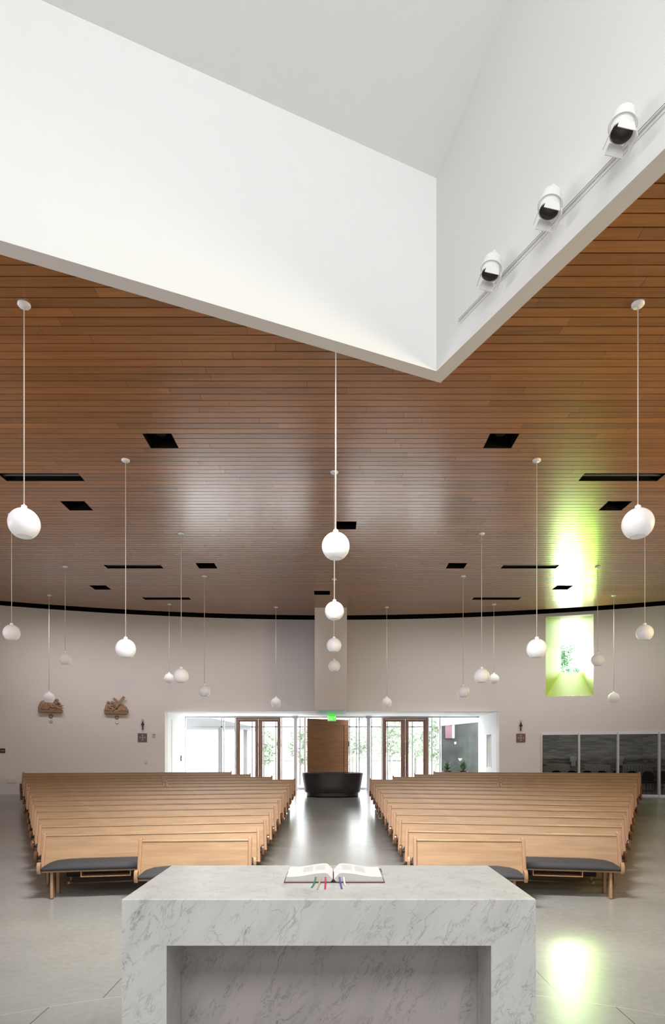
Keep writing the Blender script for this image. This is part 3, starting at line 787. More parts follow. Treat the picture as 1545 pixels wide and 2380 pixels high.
def reflection(x, y0, y1, d, lab, w=0.13):  # blurry white reflection in the glass, built as a hung shape
    p = at(x, y0, d); r = empty('hung_reflection', (p.x, p.y, p.z)); tag(r, lab, 'reflection', 'pale reflections built in the glazed side room')
    h = (y1-y0)/F*d
    mb = MB(); mb.prism([(-w, -0.03), (-0.04, 0), (0.04, 0), (w, -0.03), (w*1.1, -0.18*h/0.3), (w*0.62, -0.15*h/0.3), (w*0.7, -h), (-w*0.7, -h), (-w*0.62, -0.15*h/0.3), (-w*1.1, -0.18*h/0.3)], 1, -0.02, 0.02)
    mb.build('reflection_shape', plain('reflection_pale', (0.5, 0.5, 0.5), 0.8), r, bevel=0.008)
    mb = MB(); mb.tube((0, 0, 0), (0, 0, 0.04), 0.004); mb.tube((0, 0, 0.04), (0, (25.56-d), 0.04), 0.004); mb.build('hook', M_chairl, r)
reflection(1332, 1757, 1781, 25.3, 'pale robe built as a hung shape beside the second partition post')
reflection(1443, 1757, 1778, 25.3, 'pale robe built as a hung shape right of the third partition post', 0.1)

# ------------------------------------------------------------------ PENDANT GLOBES
def pendant(x, ycan, yglobe, lab, d=None):
    d = d or F*4.955/(HY-ycan)
    X = (x-CX)/F*d; zc = EYE-(yglobe-HY)/F*d
    r = empty('globe_pendant', (X, d, CEIL)); tag(r, lab, 'pendant light', 'white globe pendants hanging over the pews')
    m = MB(); m.lathe([(0.0, -0.03), (0.058, -0.028), (0.068, -0.015), (0.068, 0.0)], n=24, cap=False); m.build('canopy', M_wmetal, r, smooth=True)
    zz = zc-CEIL
    R = 0.167
    m = MB(); m.tube((0, 0, -0.02), (0, 0, zz+R+0.05), 0.0065, n=8); m.tube((0, 0, zz+R+0.05), (0, 0, zz+R+0.025), 0.009, n=8); m.build('rod', M_rod, r, smooth=True)
    prof = []
    a0, a1 = math.radians(11), math.radians(148)
    prof += [(0.0, R+0.032), (0.026, R+0.031), (0.031, R+0.024), (0.032, R+0.004)]
    for i in range(25):
        a = a0+(a1-a0)*i/24
        prof.append((R*math.sin(a), R*math.cos(a)))
    zb = R*math.cos(a1); rb = R*math.sin(a1)
    prof += [(rb*0.96, zb-0.003), (rb*0.90, zb+0.008), (rb*0.6, zb+0.014), (0.0, zb+0.018)]
    m = MB(); m.lathe([(q, zz+z) for q, z in prof], n=40, cap=False); m.build('globe', M_globe, r, smooth=True)
    return r
PL = [(56, 707, 1217, 'largest white globe pendant on the far left, nearest of all on that side', None),
      (1482, 706, 1217, 'largest white globe pendant on the far right, nearest of all on that side', None),
      (292, 1069, 1508, 'white globe pendant left, hanging above the left relief wall, second largest on the left', None),
      (1247, 1069, 1508, 'white globe pendant hanging just left of the lime green window', None),
      (780, 814, 1270, 'white globe pendant nearest over the aisle, hanging from the light well rim', 7.66),
      (777, 1097, 1420, 'second globe pendant over the aisle, crossing the top of the white pier', None),
      (776, 1249, 1500, 'third globe pendant over the aisle in front of the white pier', None),
      (776.5, 1346, 1548, 'farthest and lowest globe pendant over the aisle before the pier', None),
      (421, 1240, 1571, 'white globe pendant left, overlapping a smaller one behind it on its left', None),
      (1119, 1240, 1571, 'white globe pendant right, overlapping a greenish one behind it on its right', None),
      (475, 1339, 1606, 'small globe pendant above the left part of the glazed entrance', None),
      (1076, 1339, 1608, 'small globe pendant above the right part of the glazed entrance', None),
      (151.5, 1317, 1531, 'small globe pendant between the two left wall reliefs, above them', None),
      (1388.5, 1317, 1534, 'small globe pendant overlapping the right edge of the lime window', None),
      (114, 1383, 1622, 'small globe pendant hanging in front of the left wall relief', None),
      (1426, 1383, 1622, 'small greenish globe pendant low to the right of the lime window', None),
      (27, 1196, 1471, 'globe pendant low at the left edge, its rod behind the largest globe', None),
      (1498, 1196, 1471, 'globe pendant low at the right edge, its rod behind the largest globe', None),
      (393, 1404, 1577, 'tiny far globe pendant half hidden behind a larger one on the left', None),
      (1147.5, 1404, 1578, 'tiny far greenish globe half hidden behind a larger one on the right', None),
      (641, 1411, 1633, 'tiny far globe pendant left of the pier, above the entrance', None),
      (898.5, 1411, 1633, 'tiny far globe pendant right of the pier, above the entrance', None)]
for x, yc, yg, lab, d in PL: pendant(x, yc, yg, lab, d)
# small smoke detector discs on ceiling

# ------------------------------------------------------------------ track and spotlights
rt = empty('lighting_track', w3(0, 0.49, 7.16)); rt.rotation_euler = (0, 0, math.atan2(Rd.y, Rd.x))
tag(rt, 'slim white lighting track running along the right wall of the light well', 'track')
mb = MB(); mb.box((0, -0.022, -0.012), (0.62, -0.003, 0.010)); mb.box((0.66, -0.022, -0.012), (7, -0.003, 0.010)); mb.build('rail', M_wmetal, rt)
mb = MB(); mb.box((0.01, -0.023, -0.004), (0.61, -0.021, 0.001)); mb.box((0.68, -0.023, -0.004), (6.99, -0.021, 0.001)); mb.build('rail_slot', M_dark, rt)
mb = MB(); mb.box((0, -0.008, -0.048), (7, -0.002, -0.042)); mb.build('conduit', M_wmetal, rt)
def spotlight(b, lab, sc_=1.0):
    mp = Vector(w3(0.03, b, 7.16)); hd = Vector(w3(0.19, b+0.03, 7.14))
    aim = Vector((-0.20, -0.12, -1.0)).normalized()
    r = empty('track_spotlight', hd); tag(r, lab, 'spotlight', 'white track spotlights in the light well')
    Rm = aim.to_track_quat('Z', 'Y').to_matrix().to_4x4()
    R = 0.095*sc_; Lh = 0.13*sc_
    # housing (opens toward +Z local = aim)
    m = MB(); m.lathe([(0.0, -Lh*1.15), (R*0.55, -Lh*1.1), (R*0.9, -Lh*0.9), (R, -Lh*0.7), (R, 0.0), (R*1.06, 0.0), (R*1.06, 0.012), (R, 0.012), (R, Lh*0.55), (R*0.92, Lh*0.55), (R*0.9, 0.01)], n=32, M=Rm, cap=False)
    m.build('housing', M_wmetal, r, smooth=True, autosm=40)
    m = MB(); m.lathe([(R*0.9, Lh*0.5), (R*0.9, Lh*0.05), (R*0.5, -Lh*0.2), (0, -Lh*0.3)], n=32, M=Rm, cap=False); m.build('lens', M_lens, r, smooth=True)
    m = MB(); m.lathe([(R*1.12, -0.01), (R*1.2, -0.01), (R*1.2, 0.008), (R*1.12, 0.008), (R*1.12, -0.01)], n=32, M=Rm, cap=False); m.build('yoke_ring', M_wmetal, r, smooth=True, autosm=40)
    z0 = Lh*0.5
    for a in range(4):
        A = Rm @ Matrix.Rotation(a*math.pi/2+0.5, 4, 'Z')
        m = MB()
        p = [Vector((R*0.95, -R*0.62, z0)), Vector((R*0.95, R*0.62, z0)), Vector((R*1.12, R*0.82, z0+Lh*0.75)), Vector((R*1.12, -R*0.82, z0+Lh*0.75))]
        q = [v+Vector((0.005, 0, 0)) for v in p]
        m.loft([[A @ v for v in p], [A @ v for v in q]]); m.build('barn_door', M_wmetal, r)
    wp = mp-hd; up = Rm @ Vector((0, 0, -Lh*0.3))
    m = MB(); m.tube(wp, wp*0.45+Vector((0, 0, 0.02)), 0.022); m.tube(wp*0.45+Vector((0, 0, 0.02)), up*1.0+wp.normalized()*R*1.1, 0.014); m.build('arm', M_wmetal, r, smooth=True, autosm=40)
    m = MB(); m.box(wp-Vector((0.045, 0.03, 0.05)), wp+Vector((-0.005, 0.03, 0.05))); m.build('track_adapter', M_wmetal, r, bevel=0.005)
    k = up+Vector((0.02, 0, 0.02)); tipd = (Rm @ Vector((0, 0, -1))).to_3d()
    m = MB(); m.tube(tipd*Lh*1.0, tipd*Lh*1.5, 0.012); m.ball(tipd*Lh*1.55, (0.02, 0.02, 0.02)); m.build('knob', M_wmetal, r, smooth=True)
spotlight(1.286, 'white track spotlight, lowest and farthest of the three on the well wall')
spotlight(2.146, 'white track spotlight, middle of the three on the well wall')
spotlight(2.969, 'white track spotlight, topmost and nearest of the three on the well wall')

# ------------------------------------------------------------------ PEWS
def pew(Lx, Ly, Rx, Ry, lab, racks=False, name='church_pew', grp='maple pews in two blocks', inset=(0.065, 0.065), ear=None):
    dx, dy = Rx-Lx, Ry-Ly; W = math.hypot(dx, dy); rz = math.atan2(dy, dx)
    z = (floor_z(Lx, Ly)+floor_z(Rx, Ry))/2
    r = empty(name, (Lx, Ly, z), rz); tag(r, lab, 'pew', grp)
    # leaning backrest
    mb = MB(); mb.prism([(-0.13, 0.36), (-0.095, 0.36), (0.003, 0.786), (-0.033, 0.786)], 0, 0.02, W-0.02); mb.build('backrest', M_maple, r)
    mb = MB(); mb.prism([(-0.040, 0.785), (0.006, 0.785), (0.008, 0.803), (0.002, 0.812), (-0.034, 0.812), (-0.042, 0.803)], 0, 0.02, W-0.02); mb.build('top_rail', M_maple, r, bevel=0.004)
    # end stiles rounded at top, tapering below the seat
    pr = [(-0.165, 0.36), (-0.075, 0.36), (0.022, 0.80), (0.020, 0.83), (0.0, 0.848), (-0.035, 0.848), (-0.060, 0.825), (-0.150, 0.42)]
    for s in (0, 1):
        x0 = -0.012 if s == 0 else W-0.035
        mb = MB(); mb.prism(pr, 0, x0, x0+0.047); mb.build('end_stile', M_mapleend, r, bevel=0.010, segs=3)
        x1 = 0.0+inset[0] if s == 0 else W-inset[1]-0.04
        mb = MB(); mb.prism([(-0.20, 0.30), (-0.06, 0.30), (-0.05, 0.40), (-0.12, 0.40), (-0.20, 0.385)], 0, x1, x1+0.035); mb.build('side_bracket', M_mapleend, r, bevel=0.004)
        # rounded front ear
        cy, cz, ry, rz_ = -0.565, 0.425, 0.055, 0.082
        pts = [(cy+ry*math.cos(t_)*(1 if abs(math.cos(t_)) < 2 else 1), cz+rz_*math.sin(t_)) for t_ in [2*math.pi*i/24 for i in range(24)]]
        mb = MB(); mb.prism(pts, 0, x1-0.012, x1+0.032); mb.build('seat_end_cap', ear or M_ear, r, bevel=0.008)
        mb = MB(); mb.box((x1, -0.55, 0.355), (x1+0.03, -0.1, 0.40)); mb.build('seat_bearer', M_mapleend, r)
    mb = MB(); mb.box((inset[0]+0.03, -0.55, 0.362), (W-inset[1]-0.03, -0.10, 0.388)); mb.build('seat', M_maple, r)
    # padded cushion with softened, sinking ends
    a, b = inset[0]+0.03, W-inset[1]-0.03
    xs = [a, a+0.03, a+0.12, a+0.28, a+0.5] + [a+0.5+(b-a-1.0)*i/6 for i in range(1, 6)] + [b-0.5, b-0.28, b-0.12, b-0.03, b]
    if b-a < 1.2: xs = [a, a+0.03, a+0.12, a+0.28, (a+b)/2, b-0.28, b-0.12, b-0.03, b]
    rings = []
    for x in xs:
        e = min(x-a, b-x); k = 1-math.exp(-e/0.11) if e > 0 else 0
        zt_ = 0.425+0.065*k
        rings.append([(x, -0.12, 0.389), (x, -0.12, zt_-0.01), (x, -0.16, zt_), (x, -0.34, zt_+0.006*k), (x, -0.50, zt_-0.003), (x, -0.565, zt_-0.022), (x, -0.592, 0.428), (x, -0.585, 0.395), (x, -0.55, 0.382), (x, -0.50, 0.389)])
    mb = MB(); mb.loft(rings); mb.build('cushion', M_cush, r, smooth=True)
    # legs
    nl = max(2, int(round(W/2.4))+1)
    for i in range(nl):
        x = 0.20+(W-0.44)*i/(nl-1)
        mb = MB(); mb.box((x, -0.50, 0), (x+0.036, -0.42, 0.362)); mb.build('leg', M_mapleend, r, bevel=0.003)
        mb = MB(); mb.box((x, -0.16, 0), (x+0.036, -0.07, 0.362)); mb.build('leg', M_mapleend, r, bevel=0.003)
    # kneeler hung at the rear
    mb = MB(); mb.box((0.30, -0.02, 0.20), (W-0.30, 0.13, 0.29)); mb.build('kneeler', M_knee, r, bevel=0.02)
    for x in (0.34, W-0.38):
        mb = MB(); mb.box((x, -0.12, 0.12), (x+0.03, 0.05, 0.15)); mb.box((x, 0.02, 0.10), (x+0.03, 0.05, 0.22)); mb.build('kneeler_bracket', M_mapleend, r)
    if racks:
        n = 1 if W < 2 else (1 if W < 2 else 2)
        for i in range(n):
            x = 0.60+i*(W-1.85) if n > 1 else (W-0.66)/2
            mb = MB(); w = 0.66
            mb.box((x, -0.54, 0.285), (x+w, -0.22, 0.297)); mb.box((x, -0.54, 0.297), (x+0.014, -0.22, 0.362)); mb.box((x+w-0.014, -0.54, 0.297), (x+w, -0.22, 0.362))
            mb.build('book_rack', M_mapleend, r)
    return r
DIST = [0.914*i for i in range(15)]
dk = [8.70+DIST[i]*(18.75-8.70)/(0.914*11) for i in range(15)]
outer = {1: (-2.60, 8.59), 2: (-4.12, 9.08), 3: (-4.52, 9.81), 4: (-4.98, 10.71), 5: (-5.40, 11.53), 6: (-5.79, 12.27), 7: (-6.20, 13.07), 8: (-6.60, 13.87), 9: (-7.08, 14.75),
         10: (-7.45, 15.55), 11: (-7.90, 16.4), 12: (-8.4, 17.3), 13: (-8.87, 18.25), 14: (-9.35, 19.2), 15: (-9.82, 20.15)}
inner = {k: -1.115 for k in range(1, 13)}; inner[13] = -1.87; inner[14] = -2.66; inner[15] = -3.42
ORD = ['front short', 'second', 'third', 'fourth', 'fifth', 'sixth', 'seventh', 'eighth', 'ninth', 'tenth', 'eleventh', 'twelfth', 'thirteenth', 'fourteenth', 'fifteenth and last']
def off(k): 
    # dk holds aisle-line depth; farther-out inner ends follow the row angle
    return 0.0
for side in (-1, 1):
    blk = 'left' if side < 0 else 'right'
    for k in range(1, 16):
        ox_, oy = outer[k]; 
        if side > 0: ox_ *= 0.993
        ix, iy = inner[k], dk[k-1]
        if k > 12: iy = dk[k-1]-0.0
        A = (ix, iy); B = (ox_, oy)
        parts = [(A, B, '')]
        if k in (11, 12, 13):
            m = 1-0.0
            X = -386.5/F*(18.0 if k == 13 else 17.3 if k == 12 else 16.7)*1.0
            X = {11: -4.50, 12: -4.75, 13: -5.05}[k]
            t_ = (X-A[0])/(B[0]-A[0]); C = (X, A[1]+t_*(B[1]-A[1]))
            u = 0.03/abs(B[0]-A[0])
            C0 = (X+0.03, A[1]+(t_-u)*(B[1]-A[1])); C1 = (X-0.03, A[1]+(t_+u)*(B[1]-A[1]))
            parts = [(A, C0, 'aisle half of the '), (C1, B, 'outer half of the ')]
        for P, Qp, pre in parts:
            if k == 1: lab = 'short maple pew with dark cushion, foremost in the %s block by the aisle' % blk
            elif k == 2: lab = 'long maple pew with exposed dark cushion, second row of the %s block' % blk
            else: lab = '%smaple pew, %s row from the front, %s of the aisle' % (pre, ORD[k-1], blk)
            if side < 0: L_, R_ = Qp, P
            else: L_, R_ = (-P[0]*1, P[1]), (-Qp[0], Qp[1])
            if side > 0: L_ = (-P[0]+0.0, P[1])
            pew(L_[0], L_[1], R_[0], R_[1], lab, racks=(k <= 2), ear=(M_mapleend if k <= 2 else M_ear))

# ------------------------------------------------------------------ FONT
def font():
    Y = 21.75; X = (772.5-CX)/F*Y; z = FB
    r = empty('baptismal_font', (0.0, Y, z)); tag(r, 'large dark bronze baptismal font on plinth at the end of the aisle', 'font')
    def oct_(w, d, z, c=0.35):
        pts = []
        for i in range(48):
            t_ = 2*math.pi*i/48; cs, sn = math.cos(t_), math.sin(t_)
            e = 0.62; pts.append((w*math.copysign(abs(cs)**e, cs), d*math.copysign(abs(sn)**e, sn), z))
        return pts
    mb = MB()
    mb.loft([oct_(0.90, 0.66, 0.11), oct_(0.95, 0.70, 0.16), oct_(0.985, 0.73, 0.40), oct_(1.03, 0.76, 0.66), oct_(1.05, 0.78, 0.765), oct_(1.04, 0.77, 0.785), oct_(0.97, 0.71, 0.785), oct_(0.94, 0.68, 0.72), oct_(0.60, 0.40, 0.60)])
    mb.build('basin', M_bronze, r, smooth=True, autosm=35)
    mb = MB(); mb.loft([oct_(0.88, 0.64, 0.0), oct_(0.88, 0.64, 0.115)]); mb.build('plinth', M_dark, r)
    mb = MB(); mb.loft([oct_(0.955, 0.695, 0.765), oct_(0.955, 0.695, 0.77)]); mb.build('water', plain('water', (0.01, 0.01, 0.015), 0.03, spec=1.0, bump=0.6, nscale=5), r)
font()

# ------------------------------------------------------------------ ALTAR
def altar():
    d0, d1 = 2.88, 3.775; hw0 = 0.94; zt_ = EYE-0.65
    x0, x1 = (283-CX)/F*d0, (1245-CX)/F*d0
    zb = 0.30
    r = empty('altar', ((x0+x1)/2, (d0+d1)/2, zb)); tag(r, 'white veined marble altar table with thick slab legs in the foreground', 'altar')
    w = (x1-x0)/2; h = (d1-d0)/2; H = zt_-zb
    mb = MB(); c = 0.004
    rg = lambda z, e: [(-w+e, -h+e, z), (w-e, -h+e, z), (w-e, h-e, z), (-w+e, h-e, z)]
    mb.loft([rg(H-0.211, 0), rg(H-c, 0), rg(H-c*0.3, c*0.3), rg(H, c)]); mb.build('slab', M_marble, r)
    for s in (-1, 1):
        mb = MB(); a, b = sorted((s*w, s*(w-0.203))); mb.box((a, -h, 0), (b, h, H-0.211)); mb.build('leg', M_marble, r)
    mb = MB(); mb.box((-w+0.2035, -h+0.28, 0), (w-0.2035, h-0.28, H-0.212)); mb.build('core_panel', M_marble_core, r)
    return zt_
ZALT = altar()

# ------------------------------------------------------------------ BOOK
def book():
    hz = 0.65
    def pt(x, y): d = F*hz/(y-HY); return ((x-CX)/F*d, d)
    Y0 = F*hz/(2052.5-HY); Y1 = F*hz/(2026.5-HY)
    X0 = (659-CX)/F*Y0; X1 = (894.5-CX)/F*Y0; xc = (774.5-CX)/F*Y0
    r = empty('open_book', (xc, (Y0+Y1)/2, ZALT+0.0008)); tag(r, 'large open book with coloured ribbon markers lying on the marble altar', 'book')
    h = (Y1-Y0)/2; wl = xc-X0; wr = X1-xc
    mb = MB(); mb.box((-wl, -h, 0.0), (-0.018, h, 0.004)); mb.box((0.018, -h, 0.0), (wr, h, 0.004)); mb.box((-0.018, -h, 0.0), (0.018, h, 0.002)); mb.build('cover', M_cover, r, bevel=0.001)
    def block(s, w, nm):
        n = 18; top = []; 
        for i in range(n+1):
            u = i/n; x = s*(0.003+u*(w-0.016))
            z = 0.0048+0.044*(math.sin(min(u/0.16, 1)*math.pi/2)**0.8)*(1-0.42*u)+0.004*math.sin(u*6)
            if u == 0: z = 0.018
            top.append((x, z))
        yb, yf = h-0.008, -h+0.008
        mb = MB()
        # body (page edges)
        mb.prism([(s*0.014, 0.0045)]+[(x, z-0.0008) for x, z in top]+[(s*(w-0.006), 0.0045)], 1, yf, yb)
        mb.build(nm, M_pedge, r)
        mb = MB()
        A = [(x, yf-0.0005, z) for x, z in top]; B = [(x, yb, z) for x, z in top]
        for i in range(n): mb.quad(A[i], A[i+1], B[i+1], B[i])
        mb.build('page', M_page, r, smooth=True)
        # faint text columns
        mb = MB()
        for l in range(9):
            yy = yb-0.05-l*0.018
            for c0, c1 in ((3, 7), (8, 12)):
                for i in range(c0, c1):
                    (xa, za), (xb, zb_) = top[i], top[i+1]
                    mb.quad((xa, yy, za+0.0006), (xb, yy, zb_+0.0006), (xb, yy-0.004, zb_+0.0006), (xa, yy-0.004, za+0.0006))
        mb.build('printed_lines', plain('print_grey', (0.80, 0.80, 0.79), 0.8, spec=0.1), r)
    block(-1, wl, 'page_block'); block(1, wr, 'page_block')
    mb = MB(); mb.prism([(-0.014, 0.002), (0.014, 0.002), (0.0, 0.019)], 1, -h+0.006, -h+0.012); mb.build('spine_lining', M_dark, r)
    for x, xe, nm, col, y2 in ((566-0, 518, 'green', (0.03, 0.22, 0.10), 515), (622, 585, 'gold', (0.50, 0.42, 0.22), 535), (680, 674, 'red', (0.55, 0.03, 0.07), 532), (842, 868, 'violet', (0.10, 0.05, 0.35), 528), (890, 918, 'white', (0.82, 0.80, 0.76), 492)):
        # points from surveyed strip: start on page edge, over cover, on marble
        def pc(u, v, z): 
            xi = 620+u*0.2006; yi = 1960+v*0.2005; d = F*(hz-z)/(yi-HY); return Vector(((xi-CX)/F*d-xc, d-(Y0+Y1)/2, z))
        top_v = {566: 400, 622: 385, 680: 375, 842: 402, 890: 378}[x]
        pts = [pc(x, top_v, 0.030) , pc(x-(x-xe)*0.25, 450, 0.010), pc(x-(x-xe)*0.55, 480, 0.004), pc(xe, y2, 0.0015)]
        pts[0].y = -h+0.0055
        pts[1].y = -h-0.003; pts[1].z = 0.009
        mb = MB(); hw = 0.0042
        sm = []
        for i in range(3):
            for q_ in range(4): sm.append(pts[i].lerp(pts[i+1], q_/4))
        sm.append(pts[3])
        for a_, b_ in zip(sm, sm[1:]):
            mb.quad(a_+Vector((-hw, 0, 0)), a_+Vector((hw, 0, 0)), b_+Vector((hw, 0, 0)), b_+Vector((-hw, 0, 0)))
        o = mb.build('ribbon', ribbon_mat(nm, col), r); o['label'] = nm+' ribbon'
        sol = o.modifiers.new('thick', 'SOLIDIFY'); sol.thickness = 0.0006
    for i, c in enumerate(((0.10, 0.09, 0.30), (0.12, 0.11, 0.32), (0.45, 0.12, 0.08), (0.5, 0.16, 0.10))):
        y = h-0.028-i*0.026
        mb = MB(); mb.box((wr-0.014, y-0.011, 0.020-0.001*i), (wr+0.002, y+0.011, 0.0215-0.001*i)); o = mb.build('index_tab', plain('tab_%d' % i, c, 0.4), r)
book()

# ------------------------------------------------------------------ WALL FIXTURES
def wallpt(x, y, off=0.0):
    d = 22.0
    for _ in range(8): X = (x-CX)/F*d; d = wall_y(X)
    X = (x-CX)/F*d
    nx = -X/math.sqrt(RW*RW-X*X)
    rz = math.atan(nx)         # local x tangent
    return Vector((X, d, EYE-(y-HY)/F*d)), rz, d
def relief(x, y, lab, kind):
    p, rz, d = wallpt(x, y)     # y = ledge bottom
    s = d/F
    p = p+Vector((0, -0.015, 0)); r = empty('carved_relief', p, rz); tag(r, lab, 'wall relief', 'carved terracotta reliefs on the left wall')
    # ledge
    mb = MB(); mb.prism([(-26*s, 6*s), (27*s, 6*s), (25*s, 2.5*s), (24*s, 0), (-25*s, 0), (-26*s, 3*s)], 1, -0.13, 0.0); mb.build('ledge', M_ledge, r, bevel=0.004)
    mb = MB(); rnd = random.Random(3 if kind == 'cross' else 8)
    def B(u, v, ru, rv, dep=0.05, ang=0.0, y=-0.05): mb.ball((u*s, y, v*s), (ru*s, dep, rv*s), 16, 12, M=Matrix.Rotation(ang, 3, 'Y'))
    def T(u0, v0, u1, v1, r0, r1, y=-0.06): mb.tube((u0*s, y, v0*s), (u1*s, y, v1*s), r0*s, r1*s, n=12); B(u1, v1, r1, r1, r1*s, y=y); B(u0, v0, r0, r0, r0*s, y=y)
    if kind == 'cross':
        # two attendants on the left, bent bearer under the beam on the right
        B(-17.5, 26, 3.2, 4.2, 0.05); B(-9.5, 26, 3.4, 4.4, 0.05)
        B(-18, 14, 6.5, 9.5); B(-10, 14, 6.5, 9.5)
        T(-17, 18, -8, 12, 2.2, 1.6, -0.1); T(-10, 19, -2, 22, 2.2, 1.7, -0.1); T(-14, 8, -22, 9, 2, 1.5, -0.09)
        B(0, 22, 3.2, 3.8, 0.055, y=-0.09); B(10, 15, 13, 8.5, 0.06, 0.45); B(17, 12, 8, 8, 0.055, 0.5); T(15, 10, 24, 8, 4, 2.6); T(22, 12, 26, 7.5, 2.2, 1.6)
        T(3, 17, -4, 11, 2.4, 1.6, -0.1); T(-4, 11, -9, 8, 1.6, 1.4, -0.1); T(8, 9, 2, 7, 3, 2.2, -0.08)
        for u in range(-22, 25, 5): B(u+rnd.uniform(-1, 1), 7+rnd.uniform(0, 3), 4, 4, 0.05)
    else:
        B(-14, 19, 9, 9); B(-21, 12, 5, 8); T(-22, 20, -17, 10, 1.5, 1.8, -0.1); B(-8, 14, 8, 8); T(-14, 20, -13, 8, 1.8, 1.8, -0.1); T(-4, 21, -5, 8, 1.6, 1.8, -0.1)
        B(4, 16, 10, 7, 0.06, 0.3); B(12, 24, 6, 7, 0.055, 0.4); B(14, 29, 3.5, 3.6, 0.05, y=-0.08); T(10, 30, 19, 22, 2.2, 2.0, -0.09); T(19, 22, 23, 15, 2.4, 1.8)
        T(6, 18, 16, 10, 2.2, 1.8, -0.1); T(20, 16, 27, 17, 1.8, 1.0, -0.07); B(18, 10, 7, 5); T(4, 12, 16, 16, 2.0, 1.7, -0.1); B(-6, 30, 4, 5)
        for u in range(-20, 24, 5): B(u, 7+rnd.uniform(0, 3), 4, 4, 0.05)
    for i in range(46):
        u = rnd.uniform(-21, 20); v = rnd.uniform(8, 20 if abs(u) < 16 else 14); a = rnd.uniform(-0.6, 0.9)+(math.pi/2 if i % 3 else 0)
        mb.tube((u*s, -0.105, v*s), ((u+3.6*math.cos(a))*s, -0.10, (v+3.6*math.sin(a))*s), 0.75*s, 0.35*s, n=8)
    o = mb.build('figures', M_terra, r, smooth=True)
    rm = o.modifiers.new('remesh', 'REMESH'); rm.mode = 'VOXEL'; rm.voxel_size = 0.006; rm.use_smooth_shade = True
    if kind == 'cross':
        def beam(u0, v0, u1, v1, w, y0, y1):
            a = Vector((u0*s, 0, v0*s)); b = Vector((u1*s, 0, v1*s)); dd = (b-a).normalized(); n_ = Vector((-dd.z, 0, dd.x))*w*s/2
            m.loft([[(q.x, y0, q.z) for q in (a-n_, a+n_, b+n_, b-n_)], [(q.x, y1, q.z) for q in (a-n_, a+n_, b+n_, b-n_)]])
        m = MB(); beam(-1, 16, 18, 40.5, 6, -0.15, -0.10); beam(-6, 36, 10, 23, 5.5, -0.155, -0.10); m.build('cross_beam', M_terra, r, bevel=0.004)
    return r
relief(270.5, 1660, 'carved terracotta relief with figure bearing a cross, nearer the entrance', 'cross')
relief(118, 1656.5, 'carved terracotta relief of reclining figures, partly behind a globe pendant', 'lying')
def medal(x, y, rad, lab, n, mat, cat, name, inner=None, mark=None):
    p, rz, d = wallpt(x, y); s = d/F
    r = empty(name, p, rz); tag(r, lab, cat)
    mb = MB(); mb.lathe([(rad*s, 0.0), (rad*s, 0.02), (rad*s*0.85, 0.028)], n=n, M=Matrix.Rotation(math.pi/2, 4, 'X') @ Matrix.Rotation(math.pi/8, 4, 'Z')); mb.build('disc', mat, r)
    mb = MB(); mb.lathe([(rad*s*0.45, 0.026), (rad*s*0.45, 0.032)], n=16, M=Matrix.Rotation(math.pi/2, 4, 'X')); mb.build('centre', inner or M_cross, r)
    if mark:
        text_mesh('numeral', mark, rad*s*1.3, M_dark, r, Matrix.Translation((0, -0.034, 0)) @ RX90)
medal(118.5, 1664.5, 4.9, 'brown octagonal medallion under the relief of reclining figures', 8, M_ledge, 'medallion', 'wall_medallion')
medal(271.5, 1667.5, 4.7, 'brown octagonal medallion under the relief with the cross', 8, M_ledge, 'medallion', 'wall_medallion')
medal(118.5, 1676.5, 3.7, 'small silver disc below the left octagonal medallion', 20, M_silver, 'disc', 'wall_disc', M_plated)
medal(272, 1679, 3.6, 'small silver disc below the right octagonal medallion', 20, M_silver, 'disc', 'wall_disc', M_white)
def sconce(x, y, lab):
    p, rz, d = wallpt(x, y); s = d/F      # y = bottom of stem
    r = empty('candle_sconce', p, rz); tag(r, lab, 'sconce', 'wrought iron candle sconces beside the entrance')
    mb = MB(); mb.lathe([(1.9*s, 0), (1.5*s, 1.5*s), (1.1*s, 8*s), (1.0*s, 11*s)], c=(0, -0.06, 0), n=12); mb.tube((0, 0, 12*s), (0, -0.06, 12*s), 0.02); mb.build('stem', M_dark, r, smooth=True)
    mb = MB(); mb.lathe([(0, 0), (3.3*s, 0.0), (3.5*s, 0.012), (3.3*s, 0.03), (1.5*s, 0.032), (0, 0.032)], c=(0, -0.06, 12.5*s), n=24, M=Matrix.Rotation(math.pi/2, 4, 'X'), cap=False); mb.build('boss', M_dark, r)
    mb = MB(); mb.lathe([(0.7*s, 15*s), (1.7*s, 18.3*s), (1.8*s, 18.8*s), (0.6*s, 18.8*s)], c=(0, -0.07, 0), n=16); mb.build('cup', M_dark, r)
    mb = MB(); mb.lathe([(0.8*s, 18.8*s), (0.8*s, 22*s), (0, 22*s)], c=(0, -0.07, 0), n=12); mb.build('candle', M_wmetal, r)
    mb = MB(); mb.lathe([(1.4*s, 18.8*s), (2.0*s, 21*s), (1.7*s, 25.5*s)], c=(0, -0.07, 0), n=20, cap=False); mb.build('glass_chimney', M_chim, r, smooth=True)
sconce(331.8, 1696.2, 'black candle sconce with glass chimney left of the glazed entrance')
sconce(1209.8, 1698.8, 'black candle sconce with glass chimney right of the glazed entrance')
